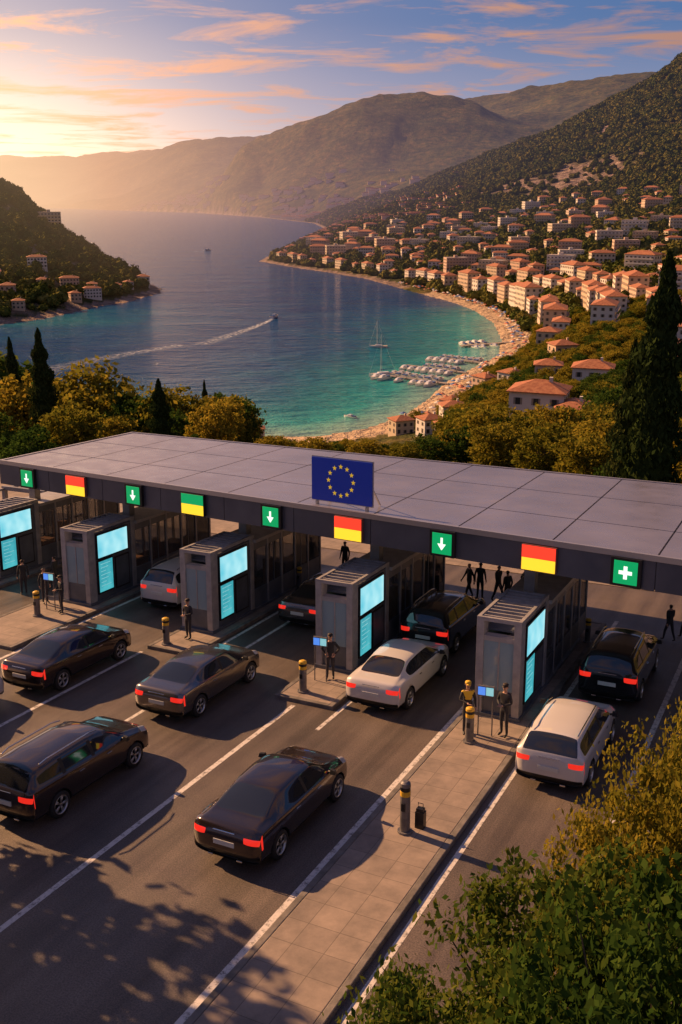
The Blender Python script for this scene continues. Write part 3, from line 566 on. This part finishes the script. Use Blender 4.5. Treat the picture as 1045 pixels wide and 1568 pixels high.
SED=[(-2.27,.30,.29,.80),(-2.37,.46,.44,.86),(-2.38,.76,.74,.885),(-2.34,.89,.87,.89),(-2.25,1.035,.97,.89),(-1.74,1.09,.99,.905,.68,1.07),(-1.36,1.25,.985,.915,.62,1.21),(-.98,1.38,.98,.92,.58,1.335),(-.80,1.415,.975,.92,.585,1.37),(-.16,1.45,.97,.92,.60,1.40),(-.07,1.45,.97,.92,.60,1.40)]+FR
WAG=[(-2.27,.30,.29,.80),(-2.37,.46,.44,.86),(-2.40,.77,.75,.885),(-2.38,.90,.88,.89),(-2.34,1.05,.99,.89,.72,1.03),(-2.08,1.36,.99,.905,.64,1.31),(-1.95,1.42,.99,.905,.63,1.375),(-1.22,1.46,.985,.915,.63,1.415),(-1.13,1.46,.985,.915,.63,1.415),(-.16,1.47,.975,.92,.62,1.42),(-.07,1.47,.97,.92,.62,1.42)]+FR
def car_body(name,st,ly,lz,rear_glass,side_glass,pillars,wind,wy):
    bm=bmesh.new(); ns=len(st); rows=[]
    for i,s in enumerate(st):
        y,zt,zs,hw=s[:4]; gh=len(s)>4
        zt*=lz if zt>.5 else 1; zs*=lz if zs>.5 else 1
        k=0
        if i<=4: k=(1,1,1,.9,.7)[i]
        if i>=ns-5: k=-(.6,1,1.5,1.6,1.5)[i-(ns-5)]
        z2=min(.62*lz,.2+(zt-.2)*.72); z1=min(.38,.2+(zt-.2)*.4)
        if gh: xr,zr=s[4],s[5]*lz; top=[(hw*.935,zs+.025),(xr+.05,zr-.055),(xr,zr),(xr*.55,zt-.008),(0,zt)]
        else: top=[(hw*.93,min(zs+.012,zt-.02)),(hw*.82,zt-.012),(hw*.76,zt-.008),(hw*.56,zt-.002),(0,zt)]
        side=[(hw*.91,.2),(hw*.985,z1),(hw,z2),(hw*.972,zs)]
        off=[.13,.13,.13,.12,.085,.04,.025,.005,0]
        cols=side+top; right=[(x,y*ly+k*o,z) for (x,z),o in zip(cols,off)]
        full=[(-x,yy,z) for x,yy,z in right]+[q for q in reversed(right[:-1])]
        rows.append([bm.verts.new(q) for q in full])
    nc=17
    for i in range(ns-1):
        for j in range(nc-1):
            f=bm.faces.new((rows[i][j],rows[i][j+1],rows[i+1][j+1],rows[i+1][j])); f.smooth=True
            c=j if j<8 else 15-j; mi=0
            if c==0: mi=2
            if c==4 and i in side_glass: mi=1
            if c==4 and i in pillars: mi=2
            if c>=6 and i in rear_glass: mi=1
            if c>=6 and i in wind: mi=1
            if i==2 and c in (3,4,5,6): mi=3
            if i==3 and c in (2,): mi=3
            if i==ns-5 and c in (3,4,5): mi=4
            if i==ns-3 and c>=5: mi=2
            if i==0: mi=2
            f.material_index=mi
        f=bm.faces.new((rows[i][0],rows[i+1][0],rows[i+1][-1],rows[i][-1])); f.material_index=2
    bm.faces.new(list(reversed(rows[0]))).material_index=2; bm.faces.new(rows[-1]).material_index=2
    bmesh.ops.recalc_face_normals(bm,faces=bm.faces)
    cl=bm.edges.layers.float.new('crease_edge')
    for e in bm.edges:
        if len(e.link_faces)==2:
            a,b=e.link_faces
            if a.material_index!=b.material_index: e[cl]=.75
    for i in range(ns-1):
        for j in (3,13):
            e=bm.edges.get((rows[i][j],rows[i+1][j])); 
            if e and 3<i<ns-4: e[cl]=max(e[cl],.6)
    for i in (3,4):
        for j in range(nc-1):
            e=bm.edges.get((rows[i][j],rows[i][j+1])); 
            if e: e[cl]=max(e[cl],.4)
    me=bpy.data.meshes.new(name); bm.to_mesh(me); bm.free()
    mats=[base_paint,cg,ct,cr_,ch,ca]
    for m in mats: me.materials.append(m)
    o=bpy.data.objects.new('tmp',me); COL.objects.link(o); s=o.modifiers.new('s','SUBSURF'); s.levels=2; s.render_levels=2
    cb=MB()
    for y in wy:
        for sx in (-1,1):
            x0,x1=(.62,1.1) if sx>0 else (-1.1,-.62); n=len(cb.v); seg=32
            for xx in (x0,x1):
                for k in range(seg): cb.v.append((xx,y+.39*math.cos(2*math.pi*k/seg),.34+.39*math.sin(2*math.pi*k/seg)))
            cb.f.append(tuple(n+k for k in range(seg))[::-1]); cb.f.append(tuple(n+seg+k for k in range(seg)))
            for k in range(seg): k2=(k+1)%seg; cb.f.append((n+k,n+k2,n+seg+k2,n+seg+k))
    cb.m=[5]*len(cb.f); cme=cb.mesh('cut',mats); co=bpy.data.objects.new('cut',cme); COL.objects.link(co)
    bpy.context.view_layer.update(); dg=bpy.context.evaluated_depsgraph_get()
    me2=bpy.data.meshes.new_from_object(o.evaluated_get(dg)); o.modifiers.clear(); o.data=me2
    b=o.modifiers.new('b','BOOLEAN'); b.operation='DIFFERENCE'; b.solver='EXACT'; b.object=co
    bpy.context.view_layer.update(); dg=bpy.context.evaluated_depsgraph_get()
    me3=bpy.data.meshes.new_from_object(o.evaluated_get(dg)); me3.name=name
    if len(me3.polygons)<200: me3=me2
    bpy.data.objects.remove(o); bpy.data.objects.remove(co); 
    return me3
def wheel_mesh():
    mb=MB(); mb.lathe_x([(-.11,.2),(-.11,.31),(-.08,.338),(.08,.338),(.108,.315),(.112,.235)],32,0); mb.lathe_x([(.112,.235),(.118,.228),(.105,.212),(.04,.205)],32,1); mb.lathe_x([(.035,.212),(.035,.0001)],32,2)
    for k in range(5):
        for dt in (-.13,.13):
            t=2*math.pi*k/5+dt; c,s=math.cos(t),math.sin(t); c0,s0=math.cos(t-dt*.8),math.sin(t-dt*.8); w=.016
            mb.hexa([(x,r_*cc-ss*w*sg,r_*ss+cc*w*sg) for x in (.07,.095) for (r_,cc,ss,sg) in ((.03,c0,s0,-1),(.213,c,s,-1),(.213,c,s,1),(.03,c0,s0,1))],1)
    mb.lathe_x([(.098,.045),(.105,.03),(.105,.0001)],16,1)
    return mb.mesh('wheel',[ty,al,ca],True)
WH=wheel_mesh()
BODY={'sedan':(car_body('sedan_body',SED,1,1,(5,6),(6,7,8,9,10,11,12),(9,),(12,),(-1.42,1.45)),-2.38,(-1.42,1.45),1.),
 'wagon':(car_body('wagon_body',WAG,1,1.03,(4,5),(5,6,7,8,9,10,11,12),(7,9),(12,),(-1.42,1.45)),-2.40,(-1.42,1.45),1.03),
 'hatch':(car_body('hatch_body',WAG,.93,1.04,(4,5),(5,6,7,8,9,10,11,12),(7,9),(12,),(-1.30,1.36)),-2.24,(-1.30,1.36),1.04),
 'suv':(car_body('suv_body',WAG,.97,1.14,(4,5),(5,6,7,8,9,10,11,12),(7,9),(12,),(-1.37,1.41)),-2.33,(-1.37,1.41),1.14)}
def detail_mesh(kind):
    me,ry,wy,lz=BODY[kind]; mb=MB()
    mb.box(-.27,.27,ry-.012,ry+.03,.60*lz,.60*lz+.12,0)
    for s in (-1,1):
        mb.tube([(s*.86,1.0,.99*lz),(s*.97,.97,1.02*lz)],[.03,.03],8,1); 
        mb.hexa([(s*.93,.93,.96*lz),(s*1.09,.90,.98*lz),(s*1.09,1.03,.98*lz),(s*.93,1.07,.96*lz),(s*.93,.95,1.09*lz),(s*1.07,.92,1.08*lz),(s*1.07,1.0,1.08*lz),(s*.93,1.03,1.09*lz)],1)
        mb.box(s*.38-.07,s*.38+.07,ry+.02,ry+.1,.27,.31,2)
        for y in (.42,-.62): mb.box(min(s*.905,s*.925),max(s*.905,s*.925),y-.09,y+.09,.85*lz,.875*lz,2)
        if kind!='sedan': mb.tube([(s*.60,-1.75,1.43*lz),(s*.62,-1.5,1.49*lz),(s*.62,0,1.505*lz),(s*.60,.3,1.46*lz)],[.018]*4,6,2)
    mb.box(-.28,.28,ry+.0,ry+.03,.93*lz,.945*lz,2)
    return mb.mesh('details',[pl,ct,cm])
DET={k:detail_mesh(k) for k in BODY}
def car(name,kind,b,a,pm,rz=0.):
    me,ry,wy,lz=BODY[kind]; e=bpy.data.objects.new(name,None); COL.objects.link(e); e.matrix_world=PM@T(b,a,.004,rz)
    o=obj('body',me,parent=e); o.material_slots[0].link='OBJECT'; o.material_slots[0].material=pm
    d=obj('trim_and_plate',DET[kind],parent=e,bevel=.006)
    for y in wy:
        for s in (-1,1): obj('wheel',WH,Matrix.Translation((s*.80,y,.338))@Matrix.Rotation(0 if s>0 else math.pi,4,'Z'),parent=e)
pdk=paint('paint_black_brown',(.06,.042,.038),.7,.22); pgr=paint('paint_graphite',(.18,.16,.155),.85,.26); pwh=paint('paint_white',(.60,.58,.56),.0,.35); pbk=paint('paint_black',(.018,.018,.022),.4,.2)
car('sedan_car','sedan',-11.05,18.75,pdk,.0); car('estate_car','wagon',-16.7,17.9,pdk,-.0)
car('sedan_car','sedan',-16.95,24.2,pgr,.0); car('sedan_car','sedan',-22.0,23.9,pdk)
car('sedan_car','sedan',-11.55,27.5,pwh); car('suv_car','suv',-11.9,32.5,pbk); car('hatchback_car','hatch',-5.55,25.1,pwh); car('suv_car','suv',-5.35,31.2,pbk)
car('sedan_car','sedan',-17.1,33.0,pgr); car('suv_car','suv',-23.1,32.4,pwh); car('sedan_car','sedan',-22.9,18.8,pwh)

# ------------------------------------------------------------------ people
sk=mat('skin',(.45,.26,.18),.6); hr=mat('hair',(.02,.013,.01),.7); jk=mat('dark_jacket',(.022,.023,.028),.8); tz=mat('trousers',(.03,.03,.037),.85); shm=mat('shoes',(.01,.01,.01),.4); hv=mat('hi_vis_yellow',(.75,.48,.03),.7); eyem=mat('eye',(.01,.01,.01),.2)
def person_mesh(name,pose):
    J={'pel':(0,0,.95,.13),'sp':(0,0,1.14,.125),'ch':(0,.0,1.33,.15),'nb':(0,-.01,1.46,.075),'nk':(0,0,1.52,.052),'hl':(0,.015,1.575,.066),'hm':(0,.012,1.645,.084),'ht':(0,0,1.71,.066)}
    for s,k in ((-1,'l'),(1,'r')):
        sw=pose['leg'][0 if s<0 else 1]; am=pose['arm'][0 if s<0 else 1]
        J['hip'+k]=(s*.09,0,.88,.088); J['kn'+k]=(s*.10,.02+sw*.5+max(sw,0)*.1,.49,.06); J['an'+k]=(s*.11,sw-.02,.09+max(-sw,0)*.25,.042); J['to'+k]=(s*.13,sw+.16,.045+max(-sw,0)*.1,.036)
        J['sh'+k]=(s*.17,0,1.41,.062); J['el'+k]=(s*am[0],am[1],am[2],.045); J['wr'+k]=(s*am[3],am[4],am[5],.03); 
        w=Vector(J['wr'+k][:3]); e=Vector(J['el'+k][:3]); h=w+(w-e).normalized()*.075; J['hd'+k]=(*h,.034)
    E=[('pel','sp'),('sp','ch'),('ch','nb'),('nb','nk'),('nk','hl'),('hl','hm'),('hm','ht')]
    for k in 'lr': E+=[('pel','hip'+k),('hip'+k,'kn'+k),('kn'+k,'an'+k),('an'+k,'to'+k),('ch','sh'+k),('sh'+k,'el'+k),('el'+k,'wr'+k),('wr'+k,'hd'+k)]
    names=list(J); me=bpy.data.meshes.new('sk'); me.from_pydata([J[n_][:3] for n_ in names],[(names.index(a),names.index(b)) for a,b in E],[])
    o=bpy.data.objects.new('tmp',me); COL.objects.link(o); m=o.modifiers.new('s','SKIN'); m.use_smooth_shade=True
    sv=me.skin_vertices[0].data
    for i,n_ in enumerate(names):
        r_=J[n_][3]; flat=.72 if n_ in('pel','sp','ch') else 1.; sv[i].radius=(r_,r_*flat); sv[i].use_root=(n_=='pel')
    ss=o.modifiers.new('ss','SUBSURF'); ss.levels=2; ss.render_levels=2
    bpy.context.view_layer.update(); dg=bpy.context.evaluated_depsgraph_get(); ev=bpy.data.meshes.new_from_object(o.evaluated_get(dg)); bpy.data.objects.remove(o)
    seg=[(Vector(J[a][:3]),Vector(J[b][:3]),b) for a,b in E]; mb=MB(); mb.v=[tuple(v.co) for v in ev.vertices]
    for p in ev.polygons:
        c=p.center; best=min(seg,key=lambda q:(c-(q[0]+(q[1]-q[0])*max(0,min(1,(c-q[0]).dot(q[1]-q[0])/(q[1]-q[0]).length_squared)))).length); n_=best[2]
        mi=2
        if n_ in('nk','hl','hm','ht'): mi=1 if (c.z>1.665 or (c.y<-.01 and c.z>1.57)) else 0
        elif n_[:2] in('ki','kn','hi'): mi=3
        elif n_[:2]=='an': mi=3
        elif n_[:2]=='to': mi=4
        elif n_[:2]=='hd': mi=0
        elif n_=='sp': mi=2 if c.z>.92 else 3
        if pose.get('vis') and mi==2 and 1.2<c.z<1.46 and n_ in('ch','nb','shl','shr'): mi=5
        mb.f.append(tuple(p.vertices)); mb.m.append(mi)
    mb.tube([(0,.085,1.66),(0,.115,1.625)],[.008,.014],6,0); mb.tube([(-.022,.09,1.593),(.022,.09,1.593)],[.005,.005],6,1)
    for s in (-1,1): mb.tube([(s*.03,.083,1.655),(s*.03,.092,1.655)],[.009,.007],8,6); mb.tube([(s*.075,.0,1.61),(s*.088,-.008,1.67)],[.012,.016],6,0)
    for k in 'lr':
        s=-1 if k=='l' else 1; w=Vector(J['wr'+k][:3]); h=Vector(J['hd'+k][:3]); d=(h-w).normalized(); ac=Vector((0,1,0)) if abs(d.y)<.8 else Vector((1,0,0)); ac=(ac-d*ac.dot(d)).normalized(); cu=Vector((-s,0,0))
        for f,(o2,ln) in enumerate(((-.026,.062),(-.009,.074),(.009,.07),(.026,.055))):
            p0=h+ac*o2; p1=p0+d*ln*.5+cu*.005; p2=p1+d*ln*.33+cu*.015; p3=p2+d*ln*.2+cu*.018; mb.tube([p0,p1,p2,p3],[.0095,.009,.008,.006],6,0)
        p0=w+d*.03+ac*.025; mb.tube([p0,p0+ac*.022+d*.025,p0+ac*.03+d*.055],[.011,.010,.007],6,0)
    if pose.get('cap'):
        mi=5 if pose['cap']==2 else 1; mb.tube([(0,0,1.69),(0,0,1.715),(0,0,1.76),(0,0,1.775)],[.094,.098,.085,.04],14,mi); mb.hexa([(-.07,.05,1.685),(.07,.05,1.685),(.05,.15,1.675),(-.05,.15,1.675),(-.07,.05,1.70),(.07,.05,1.70),(.05,.15,1.685),(-.05,.15,1.685)],mi)
    me=mb.mesh(name,[sk,hr,jk,tz,shm,hv,eyem],True); return me
st_=(.24,-.03,1.14,.25,.05,.90); fold=(.25,.02,1.16,.06,.24,1.12); hip=(.33,-.08,1.16,.18,.02,.98)
PE=[person_mesh('officer_folded',dict(leg=(0.03,-.02),arm=(fold,fold),cap=1)),person_mesh('officer_vis',dict(leg=(.0,.05),arm=(st_,fold),cap=2,vis=1)),person_mesh('standing',dict(leg=(0,.04),arm=(st_,st_))),person_mesh('walking',dict(leg=(.26,-.24),arm=((.24,-.1,1.15,.24,-.12,.9),(.24,.08,1.15,.22,.24,.95)))),person_mesh('hands_hips',dict(leg=(-.02,.03),arm=(hip,hip),cap=1))]
def person(nm,k,b,a,rz,z=.13,s=.92): obj(nm,PE[k],PM@T(b,a,z,rz,s))
for q in [('border_officer',0,-7.45,25.3,2.9,.13,.9),('border_officer',1,-8.45,25.0,-2.6,.13,.9),('border_officer',4,-13.75,26.8,-2.8,.13,.88),('border_officer',0,-20.0,27.8,3.0,.13,.86),('border_officer',0,-26.1,28.0,2.7,.13,.86),('border_officer',2,-27.5,28.6,-2.,.13,.86),('pedestrian',2,-29.4,29.4,1,.0,.88),('pedestrian',3,-28.6,30.4,1.6,.0,.88),('pedestrian',2,-18.7,37.9,3,0,.9),('pedestrian',3,-12.6,37.0,2.4,0,.9),('pedestrian',2,-12.2,37.2,0,0,.92),('pedestrian',3,-11.4,37.1,-2,0,.92),('pedestrian',2,-10.9,36.7,1,0,.9),('pedestrian',4,-10.4,37.4,-1,0,.9),('pedestrian',2,-13.3,35.2,2,.13,.9),('pedestrian',2,-16.1,37.9,0,0,.9),('pedestrian',3,-4.5,35.6,.8,0,.82),('pedestrian',3,-4.0,36.1,.6,0,.82),('pedestrian',2,-16.5,38.4,2.6,0,.9)]: person(*q)

# ------------------------------------------------------------------ marina and boats
bh=mat('boat_hull_white',(.75,.75,.73),.3,coat=.5); bd=mat('boat_deck',(.5,.42,.33),.7); bb_=mat('boat_blue_cover',(.05,.12,.3),.6); ms=mat('mast_aluminium',(.7,.7,.7),.35,.5); jt=noisy(mat('jetty_concrete',(.3,.26,.22),.85),.8,(.2,.17,.14),(.36,.31,.26))
def hull(mb,Ln,B,h):
    st=[(0,.82,1),(.3,1,1),(.6,.92,1.05),(.85,.5,1.15),(1,.02,1.3)]; rows=[]
    for t,w,z in st:
        y=-Ln/2+t*Ln; n=len(mb.v); mb.v+=[(-B/2*w,y,h*z),(-B/2*w*.75,y,.05),(0,y,-.3),(B/2*w*.75,y,.05),(B/2*w,y,h*z)]; rows.append(n)
    for a,b in zip(rows[:-1],rows[1:]):
        for k in range(4): mb.f.append((a+k,b+k,b+k+1,a+k+1)); mb.m.append(0)
        mb.f.append((a,a+4,b+4,b)); mb.m.append(1)
    mb.f.append(tuple(rows[0]+k for k in range(5))); mb.m.append(0)
def motor(Ln=8):
    mb=MB(); hull(mb,Ln,2.7,.95); mb.hexa([(-.9,-1.2,1.0),(.9,-1.2,1.0),(.8,2,1.05),(-.8,2,1.05),(-.75,-1,2.0),(.75,-1,2.0),(.55,1.0,1.9),(-.55,1.0,1.9)],0); mb.box(-.78,.78,-.9,.6,1.35,1.7,3); mb.box(-.9,.9,-3.4,-1.6,1.0,1.4,2)
    return mb.mesh('motorboat',[bh,bd,bb_,GM])
def sail(Ln=12):
    mb=MB(); hull(mb,Ln,3.3,1.1); mb.box(-.9,.9,-2.5,2,1.15,1.65,0); mb.tube([(0,.8,1),(0,.8,17)],[.12,.07],8,4); mb.tube([(0,.8,2.6),(0,-4.6,2.7)],[.16,.13],8,2)
    for p in ((0,5.8,1.3),(0,-5.8,1.2),(1.5,.6,1.2),(-1.5,.6,1.2)): mb.tube([p,(0,.8,16.6)],[.035,.035],4,4)
    return mb.mesh('sailboat',[bh,bd,bb_,GM,ms])
MO,SL=motor(),sail()
obj('sailing_yacht',SL,T(17,402,0,1.9)); obj('sailing_yacht',SL,T(18,482,0,1.5,.75)); obj('motorboat',MO,T(-40,604,.1,-.35,1.2)); obj('motorboat',MO,T(-178,1368,0,-.6,1.5)); obj('motorboat',MO,T(3,322,0,1,.6))
def jetty(a,b,w=2.2):
    a=Vector((*a,0));b=Vector((*b,0)); d=b-a; mb=MB(); mb.box(0,d.length,-w/2,w/2,.5,.85,0)
    for k in range(int(d.length/5)+1): mb.tube([(k*5,w/2-.2,-2),(k*5,w/2-.2,1.2)],[.18,.18],6,0)
    obj('jetty',mb.mesh('jetty',[jt]),T(a.x,a.y,0,math.atan2(d.y,d.x)))
    nrm=Vector((-d.y,d.x,0)).normalized(); ang_=math.atan2(nrm.y,nrm.x)-math.pi/2
    for k in range(int(d.length/3.7)):
        for s in (-1,1):
            if random.random()<.85:
                p=a+d.normalized()*(2+k*3.7)+nrm*s*(6+random.uniform(-.5,.5))
                if float(sdist(np.array([p.x]),np.array([p.y]))[0])<-2: obj('motorboat',MO,T(p.x,p.y,0,ang_+(0 if s>0 else math.pi)+random.uniform(-.06,.06),random.uniform(.75,1.05)))
jetty((42,380),(16,402)); jetty((52,405),(28,425)); jetty((62,430),(40,448)); jetty((84,495),(58,482),3)
mb=MB(); cols=[mat('parasol_a',(.7,.65,.55),.8),mat('parasol_b',(.1,.2,.4),.8),mat('parasol_c',(.55,.2,.1),.8)]
for i in range(8,20):
    a,b=cl[i],cl[i+1]; d=b-a; nn=Vector((d.y,-d.x)).normalized()
    for _ in range(int(d.length/2.6)):
        p=a+d*random.random()+nn*random.uniform(5,13); mi=random.randrange(3); z=1.1
        mb.tube([(p.x,p.y,z+1.9),(p.x,p.y,z+2.5)],[1.3,.05],8,mi); mb.tube([(p.x,p.y,z-.5),(p.x,p.y,z+2)],[.04,.04],4,0)
obj('beach_parasols',mb.mesh('parasols',cols))

# ------------------------------------------------------------------ light, sky, camera
SA,SE=54,27
S=Vector((-math.sin(R(SA))*math.cos(R(SE)),math.cos(R(SA))*math.cos(R(SE)),math.sin(R(SE))))
ld_=bpy.data.lights.new('sun','SUN'); ld_.energy=9.0; ld_.angle=R(.6); ld_.color=(1,.55,.26); so=bpy.data.objects.new('sun',ld_); COL.objects.link(so); so.rotation_euler=S.to_track_quat('Z','Y').to_euler()
w=bpy.data.worlds.new('World'); SC.world=w; w.use_nodes=True; nt=w.node_tree; nd=nt.nodes; lk=nt.links.new; bg=nd['Background']; bg.inputs[1].default_value=1
def wn(t,**k):
    n_=nd.new(t)
    for a,b in k.items(): setattr(n_,a,b)
    return n_
def wm_(op,a,b=None,c=None):
    n_=wn('ShaderNodeMath',operation=op)
    for i,v in enumerate((a,b,c)):
        if v is None: continue
        if isinstance(v,(int,float)): n_.inputs[i].default_value=v
        else: lk(v,n_.inputs[i])
    return n_.outputs[0]
sky=wn('ShaderNodeTexSky',sky_type='NISHITA',sun_disc=False); sky.sun_elevation=R(SE); sky.sun_rotation=R(-SA); sky.air_density=1.; sky.dust_density=1.0; sky.ozone_density=3.
tcw=wn('ShaderNodeTexCoord'); nrm=wn('ShaderNodeVectorMath',operation='NORMALIZE'); lk(tcw.outputs['Generated'],nrm.inputs[0]); sx=wn('ShaderNodeSeparateXYZ'); lk(nrm.outputs[0],sx.inputs[0])
zc=wm_('MAXIMUM',sx.outputs[2],0.)
G=Vector((-math.sin(R(22)),math.cos(R(22)),.05)).normalized(); dt=wn('ShaderNodeVectorMath',operation='DOT_PRODUCT'); lk(nrm.outputs[0],dt.inputs[0]); dt.inputs[1].default_value=G
dp=wm_('MAXIMUM',dt.outputs['Value'],0.)
wide=wm_('POWER',dp,9.); nar=wm_('POWER',dp,36.)
def vsc(colr,f):
    n_=wn('ShaderNodeVectorMath',operation='SCALE'); n_.inputs[0].default_value=colr; lk(f,n_.inputs['Scale']); return n_.outputs[0]
def vadd(a,b):
    n_=wn('ShaderNodeVectorMath',operation='ADD'); lk(a,n_.inputs[0]); lk(b,n_.inputs[1]); return n_.outputs[0]
fall=wm_('POWER',2.718,wm_('MULTIPLY',zc,-8.)); fall2=wm_('POWER',2.718,wm_('MULTIPLY',zc,-8.))
rz_=wn('ShaderNodeValToRGB'); el=rz_.color_ramp.elements; el.new(.5); el.new(.5)
for i,(p_,c_) in enumerate([(0,(.36,.27,.32)),(.05,(.22,.23,.37)),(.15,(.03,.10,.28)),(1,(.05,.08,.21))]): el[i].position=p_; el[i].color=(*c_,1)
lk(zc,rz_.inputs[0])
ss=wn('ShaderNodeVectorMath',operation='SCALE'); lk(sky.outputs[0],ss.inputs[0]); ss.inputs['Scale'].default_value=.02
base=vadd(vadd(ss.outputs[0],rz_.outputs[0]),vadd(vsc((.50,.21,.06),wm_('MULTIPLY',wide,fall)),vsc((1.7,1.1,.46),wm_('MULTIPLY',nar,fall2))))
zz=wm_('ADD',zc,.05); px=wm_('DIVIDE',sx.outputs[0],zz); py=wm_('DIVIDE',sx.outputs[1],zz); cmb=wn('ShaderNodeCombineXYZ'); lk(px,cmb.inputs[0]); lk(py,cmb.inputs[1])
mpw=wn('ShaderNodeMapping'); mpw.inputs['Scale'].default_value=(.75,1.0,1); mpw.inputs['Location'].default_value=(3.1,1.2,0); lk(cmb.outputs[0],mpw.inputs[0])
nn_=wn('ShaderNodeTexNoise'); nn_.inputs['Scale'].default_value=1.5; nn_.inputs['Detail'].default_value=7; nn_.inputs['Roughness'].default_value=.64; nn_.inputs['Distortion'].default_value=.5; lk(mpw.outputs[0],nn_.inputs[0])
cf=wn('ShaderNodeMapRange'); lk(nn_.outputs[0],cf.inputs[0]); cf.inputs[1].default_value=.48; cf.inputs[2].default_value=.62
cfa=wm_('MULTIPLY',cf.outputs[0],.92)
ccol=vadd(vsc((.65,.28,.04),nar),vsc((.95,.50,.36),wm_('ADD',wm_('MULTIPLY',wide,.55),.46)))
mxw=wn('ShaderNodeMix',data_type='RGBA'); lk(cfa,mxw.inputs[0]); lk(base,mxw.inputs[6]); lk(ccol,mxw.inputs[7]); lk(mxw.outputs[2],bg.inputs[0])

cam=bpy.data.cameras.new('camera'); cam.sensor_fit='VERTICAL'; cam.sensor_height=36; cam.lens=36*1517/1568; cam.clip_start=.5; cam.clip_end=60000
co=bpy.data.objects.new('camera',cam); COL.objects.link(co); co.location=(0,0,70); co.rotation_euler=(R(90-17.7),0,0); SC.camera=co
SC.view_settings.view_transform='Standard'; SC.view_settings.look='None'; SC.view_settings.exposure=0
